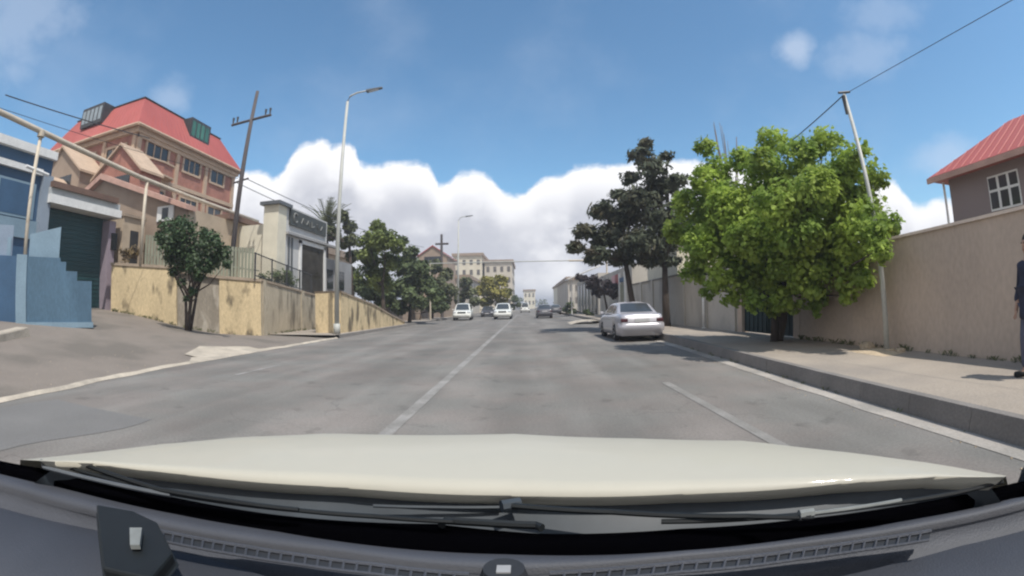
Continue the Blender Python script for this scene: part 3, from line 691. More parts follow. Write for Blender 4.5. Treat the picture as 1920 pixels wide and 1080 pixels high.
for a0,a1,z0,z1 in ((.05,3.80,3.42,3.22),(3.80,5.9,3.05,2.78),(5.9,LW+.03,2.78,2.62)):
    wc.hexa([P(a0,.05,z0),P(a1,.05,z1),P(a1,-.42,z1),P(a0,-.42,z0)], [P(a0,.05,z0+.13),P(a1,.05,z1+.13),P(a1,-.42,z1+.13),P(a0,-.42,z0+.13)])
wc.build('coping', M['coping'], t)
t = thing('retaining_wall', 'streaked grey plaster retaining wall along the pavement below the shop', 'wall', (-12.6,25,.1))
m = MB(); m.hexa([(-12.3,19.32,-.2),(-12.98,29,-.2),(-13.3,29,-.2),(-12.62,19.32,-.2)], [(-12.3,19.32,2.66),(-12.98,29,1.95),(-13.3,29,1.95),(-12.62,19.32,2.66)]); m.build('wall', M['grey_plaster'], t)
m = MB()
for y_, z_ in ((19.5,2.72),(24.2,2.38),(28.6,2.05)):
    x_ = -12.3-.07*(y_-19.3); m.box(x_-.02,x_+.06,y_,y_+.35,-.2,z_)
split(m, 'pilaster', M['grey_plaster'], t)
m = MB(); m.hexa([(-12.25,19.34,2.66),(-12.93,29,1.95),(-13.35,29,1.95),(-12.67,19.34,2.66)], [(-12.25,19.34,2.76),(-12.93,29,2.05),(-13.35,29,2.05),(-12.67,19.34,2.76)]); m.build('coping', M['coping'], t)
# railing on top
t = thing('railing', 'black metal railing standing on the grey retaining wall', 'railing', (-12.7,22,2.6)); m = MB()
zt = lambda y_: 2.76-.0735*(y_-19.3)
xx = lambda y_: -12.46-.07*(y_-19.3)
for h in (.12,1.15): m.tube([(xx(y_),y_,zt(y_)+h) for y_ in (19.0,26.2)], .028, 6)
split(m, 'rail', M['darkmetal'], t)
m = MB()
for y_ in (19.0,20.8,22.6,24.4,26.2): m.tube([(xx(y_),y_,zt(y_)-.05),(xx(y_),y_,zt(y_)+1.2)], .04, 6)
split(m, 'post', M['darkmetal'], t)
m = MB()
for k in range(48): y_ = 19.1+k*.148; m.tube([(xx(y_),y_,zt(y_)+.12),(xx(y_),y_,zt(y_)+1.15)], .009, 4)
split(m, 'baluster', M['darkmetal'], t)
leaves('x', [(-13.6,22.6,3.1,.5),(-13.6,23.8,3.2,.6),(-13.6,24.8,3.0,.5),(-13.6,21.6,2.9,.4)], 1800, .10, M['darkleaf'], None, 31)
o = bpy.data.objects['x']; o.name = 'terrace_hedge'; tag(o, 'dark clipped plants behind the black railing on the retaining wall', 'hedge')
# green picket fence behind the shrub
t = thing('picket_fence', 'faded pale green board fence standing on the yellow corner wall', 'fence', (-16,17.6,3.3)); m = MB()
for k in range(34):
    a = 1.9+k*.17
    if a > LW-.05: break
    z0 = interp([(0,3.42),(3.75,3.22),(3.8,3.05),(5.95,2.78),(8,2.62)], a)+.13
    m.add(*(lambda vs: (vs, [(0,1,2,3),(7,6,5,4),(0,4,5,1),(1,5,6,2),(2,6,7,3),(3,7,4,0)]))([P(a,-.18,z0),P(a+.12,-.18,z0),P(a+.12,-.18,z0+1.42),P(a,-.18,z0+1.42),P(a,-.21,z0),P(a+.12,-.21,z0),P(a+.12,-.21,z0+1.42),P(a,-.21,z0+1.42)]))
split(m, 'board', M['palegreen'], t)
m = MB()
for h in (.35,1.15): m.tube([P(1.9,-.24,3.6+h),P(LW-.1,-.24,2.8+h)], .03, 5)
split(m, 'rail', M['palegreen'], t)
leaves('x', [tuple(P(.9,-.5,3.9))+(.45,),tuple(P(1.3,-.5,4.2))+(.35,),tuple(P(.5,-.5,4.1))+(.3,)], 900, .09, M['dryleaf'], None, 33)
o = bpy.data.objects['x']; o.name = 'dry_bush'; tag(o, 'dry brown bush on the wall beside the cream pipe post', 'bush')
# yellow gas pipe on posts
t = thing('gas_pipe', 'cream gas pipe running overhead on posts along the left fences', 'pipe', (-17.9,14,0))
zp = lambda y_: interp([(0,8.35),(6,8.2),(10,7.95),(17,7.45),(26,7.25),(40,7.1)], y_)
MB().tube([(-17.9,y_,zp(y_)) for y_ in (0,4,8,12,16,20,23,27.5)], .115, 10).build('pipe', M['pipe'], t, smooth=True)
for (y_, zb) in ((9.75,1.2),(16.55,3.4),(27,1.)):
    MB().tube([(-17.9,y_,zb),(-17.9,y_,zp(y_)-.08)], .085, 8).build('post', M['pipe'], t, smooth=True)
m = MB(); m.tube([(-17.9,9.3,4.9+1.6),(-17.9,10.5,4.8+1.6)], .07, 8); m.build('bracket', M['white'], t)
MB().tube([(-17.9,9.75,zp(9.75)-.22),(-17.9,9.75,zp(9.75)+.02)], .17, 10).build('clamp', M['pipe'], t)

# ------------------------------------------------------------------ left: blue garage building + stepped wall
t = thing('garage_building', 'blue painted building with a dark teal garage opening and white canopy band', 'building', (-22,12,1.2))
MB().box(-26,-20,3,11.9,0,7.95).build('wall', M['darkblue'], t)
MB().box(-25.9,-20.7,11.9,16.4,0,6.3).build('garage_shell', M['greyblue'], t)
frg = ((-20,0,0),(0,1,0),(1,0,0))
MB().fb(frg,3,11.95,.0,.28,7.65,8.0).build('cornice', M['white'], t)
MB().fb(frg,3,11.3,.0,.22,6.85,7.1).build('band', M['white'], t)
MB().fb(frg,3,11.93,.0,.12,4.15,4.9).build('band', M['paleblue'], t)
wn = MB().fb(frg,8.9,11.1,.0,.08,4.95,6.45).build('window', M['paleblue'], t); MB().fb(frg,9.1,10.95,.08,.09,5.05,6.35).build('pane', M['darkblue'], wn)
MB().fb(frg,11.35,11.9,.0,.3,1,6.9).build('pillar', M['greyblue'], t); MB().fb(frg,15.85,16.3,-.6,.2,1,5.6).build('pillar', mk('mauve_plaster', (.30,.25,.29), .85, .1, 1.5), t)
MB().fb(frg,11.9,15.85,-.5,-.42,1,5.7).build('garage_door', M['teal'], t)
m = MB()
for k in range(22): m.fb(frg,11.95,15.8,-.42,-.39,1.3+k*.2,1.33+k*.2)
split(m, 'door_slat', mk('teal_slat', (.015,.06,.066), .5, .1), t)
MB().fb(frg,11.7,16.35,-.6,.55,5.75,6.12).build('canopy', M['white'], t); MB().fb(frg,11.7,16.3,-.6,.42,6.12,6.42).build('canopy_band', mk('grey_band', (.42,.44,.44), .7, .1), t)
MB().fb(frg,11.75,16.0,-.6,.60,6.42,6.68).build('canopy_roof', M['browneave'], t)
MB().fb(frg,16.02,16.35,.2,.34,4.2,5.0).build('meter_box', M['blackplastic'], t)

W1, W0 = Vector((-14.4,10.79,.8)), Vector((-16.1,8.05,.8)); dw = (W1-W0).normalized(); nw = Vector((dw.y,-dw.x,0)); LB = (W1-W0).length
t = thing('stepped_wall', 'blue painted wall stepping down beside the garage driveway', 'wall', tuple((W0+W1)/2))
fb_ = (W0.xy.to_3d(), dw, nw)
steps = [(.72,1.98,2.98),(1.98,2.38,2.66),(2.38,2.62,2.66)]
def sw(a0,a1,z1,mat,name,d0=-.22,d1=0.): return MB().fb(fb_,a0,a1,d0,d1,.3,z1).build(name, mat, t)
m = MB(); m.fb(fb_,.72,2.0,-.22,0,.3,3.0); m.fb(fb_,2.0,2.22,-.22,0,.3,2.88); m.fb(fb_,2.22,2.66,-.22,0,.3,2.58); m.build('stepped_panel', M['bluewall'], t)
sw(2.66,LB,2.27,M['bluewall'],'low_panel',-.22,.02)
sw(.32,.72,3.05,M['paleblue'],'pillar',-.25,.05)
sw(-6,.32,3.0,M['darkblue'],'side_panel',-.2,-.05)
MB().fb(fb_,.72,LB+.05,-.3,.10,.72,.90).build('plinth', M['paleblue'], t)
m = MB(); m.hexa([tuple(W0.xy.to_3d()+dw*a+nw*d_+Vector((0,0,2.98))) for a,d_ in ((.75,-.5),(1.95,-.5),(1.95,-.62),(.75,-.62))],[tuple(W0.xy.to_3d()+dw*a+nw*d_+Vector((0,0,z))) for a,d_,z in ((.75,-.5,3.78),(1.95,-.5,4.1),(1.95,-.62,4.1),(.75,-.62,3.78))]); m.build('upper_panel', M['paleblue'], t)
t = thing('blue_gate', 'tall grey blue metal gate at the left edge beside the stepped wall', 'gate', tuple(W0))
MB().fb(fb_,-3.2,.1,-.3,-.24,.6,4.0).build('gate_leaf', mk('grey_blue_gate', (.22,.28,.36), .6, .1, 1.), t)
MB().fb(fb_,-.1,.05,-.24,-.2,2.55,3.6).build('handle_plate', M['paleblue'], t)
# kerb block far left
q = at(28,640,Z=.55); gq = gz(q.x,q.y)
m = MB(); m.hexa([(-12.9,5.6,.3),(-12.4,5.9,.3),(-13.3,7.6,.3),(-13.8,7.3,.3)], [(-12.8,5.7,.72),(-12.45,5.9,.72),(-13.3,7.4,.84),(-13.7,7.2,.84)])
tag(m.build('concrete_block', M['palekerb'], bevel=.04), 'worn pale concrete block lying on the side road at the left edge', 'block')

# ------------------------------------------------------------------ left: beige house, tan pier, red house, gables
t = thing('beige_house', 'low beige house with a brown eave behind the yellow wall', 'house', (-20,22,0))
MB().box(-24,-17,19.1,26.5,0,6.5).build('wall', M['tan'], t)
MB().box(-24.2,-16.7,22.5,26.75,6.5,6.8).build('eave', M['browneave'], t)
m = MB(); m.prism([(-28,7.6),(-24.8,9.0),(-16.8,6.35),(-16.8,6.6),(-24.8,9.35),(-28,7.95)], 1, 18.6, 19.5); m.build('gable_trim', M['pinkeave'], t)
m = MB(); m.prism([(-28,6),(-28,7.6),(-24.8,9.0),(-17.05,6.4),(-17.05,6)], 1, 19.0, 19.3); m.build('gable', M['tan_dark'], t)  # gable takes the same painted shade tone as the side wall
MB().box(-27.5,-17.02,18.98,19.09,0,6.2).build('side_wall', M['tan_dark'], t)  # darker tan than the front: shade put into this side's colour
fr = ((0,18.98,0),(1,0,0),(0,-1,0))
wn = MB().fb(fr,-19.3,-18.0,0,.08,5.95,6.75).build('window', M['white'], t); MB().fb(fr,-18.9,-18.4,.08,.09,6.05,6.65).build('pane', M['glass'], wn)
t = thing('tan_pier', 'plain tan rendered outbuilding between the garage and the pipe post', 'building', (-20,17.4,1))
MB().box(-21.6,-19.7,16.75,18.4,.5,5.95).build('wall', M['tan'], t); MB().box(-21.7,-19.6,16.7,18.45,5.95,6.08).build('coping', M['coping'], t)
fr = ((-19.7,0,0),(0,1,0),(1,0,0)); MB().fb(fr,17.3,17.9,0,.04,3.4,5.3).build('window', M['glass'], t)

t = thing('red_house', 'large rose stone house with a red mansard roof and dormers', 'house', (-31,28,0))
MB().box(-38,-26,22.4,35.2,0,13.6).build('wall', M['brick'], t)
frx = ((-26,0,0),(0,1,0),(1,0,0)); fry = ((0,22.4,0),(1,0,0),(0,-1,0))
# mansard roof
e0 = [(-38.5,21.8),(-25.45,21.8),(-25.45,35.8),(-38.5,35.8)]; e1 = [(-36.6,23.7),(-27.5,23.7),(-27.5,34.2),(-36.6,34.2)]
zt_, ze_ = 16.8, 13.75
m = MB(); m.hexa([(x,y,ze_) for x,y in e0], [(x,y,zt_) for x,y in e1])
for k in range(4):
    a, b, c_, d_ = e0[k], e0[(k+1) % 4], e1[k], e1[(k+1) % 4]; ns = 26
    for i in range(1,ns):
        q0 = (lerp(a[0],b[0],i/ns),lerp(a[1],b[1],i/ns),ze_+.01); q1 = (lerp(c_[0],d_[0],i/ns),lerp(c_[1],d_[1],i/ns),zt_)
        m.tube([q0,q1], .022, 4)
rf = m.build('roof', M['redroof'], t)
m = MB()
for k in range(4):
    a, b = e0[k], e0[(k+1) % 4]; m.tube([(a[0],a[1],ze_-.02),(b[0],b[1],ze_-.02)], .12, 6)
m.build('gutter', M['trim'], rf)
m = MB(); m.box(-36.7,-27.4,23.6,34.3,zt_,zt_+.08); m.build('roof_cap', M['darkmetal'], rf)
MB().box(-38.3,-25.7,22.1,35.5,13.3,13.72).build('soffit', M['trim'], t)
# dormers
dm_ = MB().box(-28.2,-26.35,28.6,31.3,15.0,16.75).build('dormer', M['darkmetal'], t)
m = MB()
for k in range(4): m.box(-26.35,-26.33,28.75+k*.62,29.2+k*.62,15.25,16.5)
m.build('pane', M['greenglass'], dm_)
dm_ = MB().box(-34.3,-31.3,22.5,24.6,15.3,16.95).build('dormer', M['darkmetal'], t)
m = MB()
for k in range(5): m.box(-34.15+k*.57,-33.75+k*.57,22.48,22.5,15.6,16.7)
m.build('pane', mk('pale_dormer_glass', (.25,.3,.33), .2, .1, fine=0), dm_)
# facade trim
for a in (22.4,26.9,30.7,34.8): MB().fb(frx,a,a+.38,0,.16,0,13.3).build('pilaster', M['trim'], t)
for z0,z1 in ((7.2,7.45),(10.35,10.65),(13.0,13.3)): MB().fb(frx,22.4,35.2,0,.2,z0,z1).build('cornice', M['trim'], t)
for a in (-26.4,-30,-34): MB().fb(fry,a,a+.36,0,.16,0,13.3).build('pilaster', M['trim'], t)
for z0,z1 in ((7.2,7.45),(10.35,10.65)): MB().fb(fry,-38,-26,0,.2,z0,z1).build('cornice', M['trim'], t)
def hwin(fr, a0,a1,z0,z1,n=3):
    wn = MB(); wn.fb(fr,a0-.18,a1+.18,0,.12,z0-.16,z0); wn.fb(fr,a0-.18,a1+.18,0,.12,z1,z1+.18); wn.fb(fr,a0-.18,a0,0,.12,z0,z1); wn.fb(fr,a1,a1+.18,0,.12,z0,z1)
    for k in range(1,n): x = lerp(a0,a1,k/n); wn.fb(fr,x-.04,x+.04,0,.08,z0,z1)
    wn = wn.build('window', M['trim'], t); MB().fb(fr,a0,a1,0,.03,z0,z1).build('pane', M['glass'], wn)
for zz in (12.0-.05,8.6):
    hwin(frx,27.9,30.0,zz,zz+1.2); hwin(frx,31.6,33.5,zz,zz+1.2,2)
hwin(frx,23.5,25.9,12.0,13.2); hwin(frx,23.5,25.9,8.6,9.8)
# balcony bays
m = MB()
for z0 in (10.7,7.5):
    pts = [(26+.0, 23.1)]; m.prism([(-26,23.1),(-25.2,23.5),(-25.0,24.7),(-25.2,25.9),(-26,26.3)], 2, z0, z0+.85)
split(m, 'balcony', M['brick'], t)
m = MB()
for z0 in (11.55,8.35,10.62): m.prism([(-26,23.0),(-25.1,23.4),(-24.9,24.7),(-25.1,26.0),(-26,26.4)], 2, z0, z0+.12)
split(m, 'balcony_rail', M['trim'], t)
for a in (-29.4,-33.2): hwin(fry,a,a+2.2,11.2,12.6); hwin(fry,a,a+2.2,8.3,9.5)

def gable_wing(x0, xp, x1, y, z0, ze, zp_, depth, label, wallm, trimm, dark, win=True, name='gabled_house'):
    t = thing(name, label, 'house', ((x0+x1)/2, y+depth/2, 0))
    m = MB(); m.prism([(x0,z0),(x1,z0),(x1,ze),(xp,zp_),(x0,ze)], 1, y, y+depth); m.build('wall', wallm, t)
    m = MB()
    for a, b in (((x0-.25,ze-.1),(xp,zp_+.05)),((xp,zp_+.05),(x1+.25,ze-.1))):
        m.prism([a,b,(b[0],b[1]+.16),(a[0],a[1]+.16)], 1, y-.22, y+depth)
    m.build('roof', trimm, t)
    if win:
        f = ((0,y,0),(1,0,0),(0,-1,0)); o = MB().fb(f,lerp(x0,x1,.2),lerp(x0,x1,.8),0,.05,ze-1.6,ze-.1).build('window', dark, t)
    return t
gable_wing(-27.6,-24.9,-22.6,20.2,0,9.6,11.5,2.0,'brick gabled bay with pale trim in front of the red house',M['brick'],M['trim'],M['glass'])
gable_wing(-33.5,-31.0,-28.2,19.2,0,10.2,12.2,2.6,'small brown gabled tower left of the red house above the gas pipe',M['tan_dark'],M['trim'],M['glass'])
gable_wing(-31.6,-30.0,-27.9,17.6,0,8.3,9.6,1.4,'rose gabled porch block behind the garage roof',M['brick'],M['trim'],M['glass'])

# ------------------------------------------------------------------ sign building
t = thing('sign_shop', 'white fronted shop with a long dark sign board above a tall dark glass door', 'shop', (-16,28,0))
MB().box(-20,-14,24.0,30.6,0,6.3).build('wall', M['cream'], t); MB().box(-20,-14.3,30.6,36.5,0,5.0).build('annex', mk('grey_annex', (.33,.33,.34), .85, .1, 1), t)
fr = ((-14,0,0),(0,1,0),(1,0,0))
MB().fb(fr,23.5,24.5,-.9,.12,0,7.3).build('pillar', M['cream'], t); MB().fb(fr,23.3,24.9,-1.1,.3,7.3,7.5).build('pillar_cap', M['lamphead'], t)
fc_ = MB(); fc_.fb(fr,24.5,30.6,0,.06,0,6.3); fc_.fb(fr,24.5,30.6,-.3,.06,6.3,7.45); fc_.build('facade', mk('pale_grey_front', (.50,.50,.49), .8, .06, 1), t)
MB().fb(fr,24.5,32.5,0,.32,5.72,5.86).build('ledge', mk('grey_ledge', (.3,.3,.3), .8, .1), t)
sg = MB().fb(fr,24.9,30.2,.06,.18,6.35,7.3).build('sign', mk('dark_sign', (.05,.055,.05), .5, .1), t)
m = MB()   # pale illegible lettering as in the photo: a ring and strokes
cy_, cz_ = 25.55, 6.85
m.tube([(-13.80,cy_+.26*math.cos(a),cz_+.28*math.sin(a)) for a in np.linspace(.7,5.6,14)], .05, 5)
for k, (y0,z0,y1,z1) in enumerate([(26.3,6.62,26.55,6.98),(26.55,6.98,26.8,6.7),(27.05,6.65,27.3,6.95),(27.3,6.95,27.5,6.62),(27.8,6.98,27.85,6.62),(27.85,6.62,28.25,6.72),(28.6,6.95,28.95,6.6),(29.2,6.62,29.5,6.92)]):
    m.tube([(-13.80,y0,z0),(-13.80,y1,z1)], .045, 5)
split(m, 'lettering', mk('sign_lettering', (.20,.205,.195), .6, .1), sg)
m = MB(); m.fb(fr,26.35,26.6,.06,.16,2,5.6); m.fb(fr,30.0,30.25,.06,.16,2,5.6); m.fb(fr,26.35,30.25,.06,.16,5.4,5.65); m.build('door_frame', M['white'], t)
MB().fb(fr,26.6,30.0,.06,.1,2,5.4).build('glass_door', mk('dark_door_glass', (.06,.055,.05), .2, .4, 1.3), t)
m = MB(); 
for y_ in (24.9,25.3): m.fb(fr,y_,y_+.12,.06,.14,2,5.6)
split(m, 'drain_strip', M['lamphead'], t)
fr2 = ((-14.3,0,0),(0,1,0),(1,0,0)); m = MB(); m.fb(fr2,31.5,32.6,0,.05,2.8,4.2); m.fb(fr2,33.6,34.8,0,.05,2.8,4.2); split(m, 'window', M['glass'], t)
# ramp wall beyond the lamp
t = thing('ramp_wall', 'yellow rendered ramp wall sloping down to the left pavement beyond the lamp', 'wall', (-9.8,28,.15))
pr = [(22.1,-.1),(22.1,2.15),(27.1,1.55),(31,.85),(34.6,.25),(34.6,-.1)]
MB().prism(pr,0,-10.7,-9.25).build('wall', M['yellow_wall'], t)
MB().prism([(22.1,2.15),(27.1,1.55),(31,.85),(34.6,.25),(34.6,.33),(31,.94),(27.1,1.64),(22.05,2.24)],0,-10.74,-9.2).build('coping', M['coping'], t)

# ------------------------------------------------------------------ poles and lamps left
t = thing('utility_pole', 'dark wooden pole with a crossarm standing behind the corner wall', 'pole', (-15.45,21,0))
MB().tube([(-15.55,21,0),(-15.0,21,8),(-14.62,21,13.4)], .17, 10, .10).build('pole', M['wood'], t, smooth=True)
a, b = Vector((-16.12,21,11.55)), Vector((-13.46,21,11.75))
MB().tube([a,b], .075, 6).build('crossarm', M['wood'], t)
for k, p_ in enumerate((.03,.14,.86,.97)):
    c_ = a.lerp(b,p_); MB().tube([c_, c_+Vector((0,0,.2)), c_+Vector((0,0,.42))], .025, 6, .07).build('insulator', M['darkmetal'], t)
MB().tube([(-15.5,21,8.1),(-14.5,21,8.25)], .05, 6).build('bracket', M['wood'], t)
for k, (z0, xo, zf) in enumerate(((8.2,-14.55,7.9),(8.15,-15.4,7.1))):
    wire((xo,21,z0), (-12.2-.9*k,55,8.6-k*.5), .5, .022, ('upper dark wire running from the wooden pole down the street','lower dark wire running from the wooden pole down the street')[k])
wire((-15.2,21,8.3), (-17.9,2,8.1), .25, .012, 'thin wire from the wooden pole toward the garage building')
d1, d2 = at(10,178,X=-24.), at(250,243,X=-24.)
wire((d1.x,d1.y,d1.z), (-24.5,22.3,12.6), .1, .035, 'dark wire crossing the sky at upper left to the red house')
def lamp(base, top, side, label, k=1.):
    t = thing('street_lamp', label, 'street lamp', base, 0, 'street lamps along the left kerb')
    b, tp = Vector(base), Vector(top)
    MB().tube([b, b.lerp(tp,.5), tp], .105*k, 12, .06*k).build('pole', M['steelpole'], t, smooth=True)
    MB().tube([b, b+Vector((0,0,.5))], .15*k, 12, .14*k).build('base', M['steelpole'], t, smooth=True)
    ar = [tp, tp+Vector((.12,0,.3)), tp+Vector((.5,0,.45)), tp+Vector((side-.2,0,.5))]
    MB().tube(ar, .045*k, 8, .035*k).build('arm', M['steelpole'], t, smooth=True)
    h = tp+Vector((side,0,.5))
    m = MB(); m.hexa([h+Vector((-.35,-.14,-.09)),h+Vector((.5,-.1,.04)),h+Vector((.5,.1,.04)),h+Vector((-.35,.14,-.09))],[h+Vector((-.35,-.1,.05)),h+Vector((.5,-.06,.12)),h+Vector((.5,.06,.12)),h+Vector((-.35,.1,.05))])
    hd = m.build('lamp_head', M['lamphead'], t, bevel=.02)
    h2 = h+Vector((0,0,-.02)); MB().hexa([h2+Vector((-.2,-.08,-.075)),h2+Vector((.3,-.07,-.0)),h2+Vector((.3,.07,-.0)),h2+Vector((-.2,.08,-.075))],[h2+Vector((-.2,-.08,-.03)),h2+Vector((.3,-.07,.03)),h2+Vector((.3,.07,.03)),h2+Vector((-.2,.08,-.03))]).build('lens', M['lamp'], hd)
lamp((-9.02,21,.14), (-8.87,21,11.85), 1.35, 'nearest tall slender street lamp at the corner by the yellow ramp wall', 1.15)
lamp((-8.15,55,0), (-7.96,55,11.7), 1.2, 'farther street lamp standing behind the white oncoming jeep', 1.3)
t = thing('utility_pole', 'distant dark pole with a crossarm before the red brown house', 'pole', (-10.05,55,0))
MB().tube([(-10.05,55,0),(-10.04,55,10.1)], .2, 8, .14).build('pole', M['wood'], t)
MB().tube([(-10.8,55,8.95),(-9.2,55,8.95)], .13, 6).build('crossarm', M['wood'], t)

# ------------------------------------------------------------------ distant buildings
def block(name, x0,x1,y0,y1,h,wallm,label,rows_,cols_,roofm=None,cat='building',base=0.):
    t = thing(name, label, cat, ((x0+x1)/2,(y0+y1)/2,base))
    MB().box(x0,x1,y0,y1,base,h).build('wall', wallm, t)
    MB().box(x0-.4,x1+.4,y0-.4,y1+.4,h,h+.7).build('roof', roofm or M['tan_dark'], t)
    m = MB(); dx = (x1-x0)/cols_; dz = (h-1.5)/rows_
    for i in range(cols_):
        for j in range(rows_): m.box(x0+dx*(i+.3),x0+dx*(i+.72),y0-.05,y0,1+dz*(j+.3),1+dz*(j+.8))
    split(m, 'window', M['far_glass'], t)
    m = MB(); dy = (y1-y0)/5
    for i in range(5):
        for j in range(rows_): m.box(x1,x1+.05,y0+dy*(i+.3),y0+dy*(i+.7),1+dz*(j+.3),1+dz*(j+.8))
    split(m, 'side_window', M['far_glass'], t)
    return t
M['aptbeige'] = mk('apartment_beige', (.60,.55,.44), .9, .08, .5)  # distance haze put into the wall colour as extra paleness
M['aptcream'] = mk('apartment_cream', (.55,.50,.42), .9, .08, .5)  # paled for distance haze like the beige
block('apartment_block', -18.8,-11.4,120,140,14.6,M['aptbeige'],'taller beige apartment block above the street trees',5,4)
block('apartment_block', -10.9,-3.7,122,145,12.9,M['aptcream'],'lower cream apartment block beside the taller beige block',4,4)
a, b = at(785,462,Y=75), at(838,470,Y=75)
gable_wing(a.x, (a.x+b.x)/2, b.x, 75, 0, b.z-.8, a.z-.1, 9, 'red brown gabled house rising over the trees', M['tan_dark'], M['redroof'], M['glass'])
block('far_house', 10,22,150,175,7.5,M['cream'],'pale low house at the far right end of the street',2,5)
block('far_house', -1.5,4.2,235,260,9,M['cream'],'tiny pale building closing the far end of the street',2,3)
block('far_house', 8.5,12,96,130,6.5,M['light_wall'],'pale grey building on the right far beyond the canopy',2,3)
block('far_house', -22,-10.5,84,104,6.5,M['light_wall'],'grey low building behind the trees on the left',2,4)
block('far_house', -45,-20.5,40,52,7,M['tan'],'tan building behind the annex of the sign shop',2,5)
t = thing('far_wall', 'long low tan wall behind the left street trees', 'wall', (-11.6,60,0)); MB().box(-11.8,-11.5,37,110,0,2.0).build('wall', M['tan_dark'], t)
leaves('x', [(-60+i*9+rng.uniform(-3,3), 300+rng.uniform(-10,30), 3, rng.uniform(4,7)) for i in range(24)], 9000, 1.1, M['darkleaf'], None, 40)
o = bpy.data.objects['x']; o.name = 'distant_trees'; o['kind'] = 'stuff'; o['label'] = 'distant mass of dark trees beyond the end of the street'; o['category'] = 'trees'

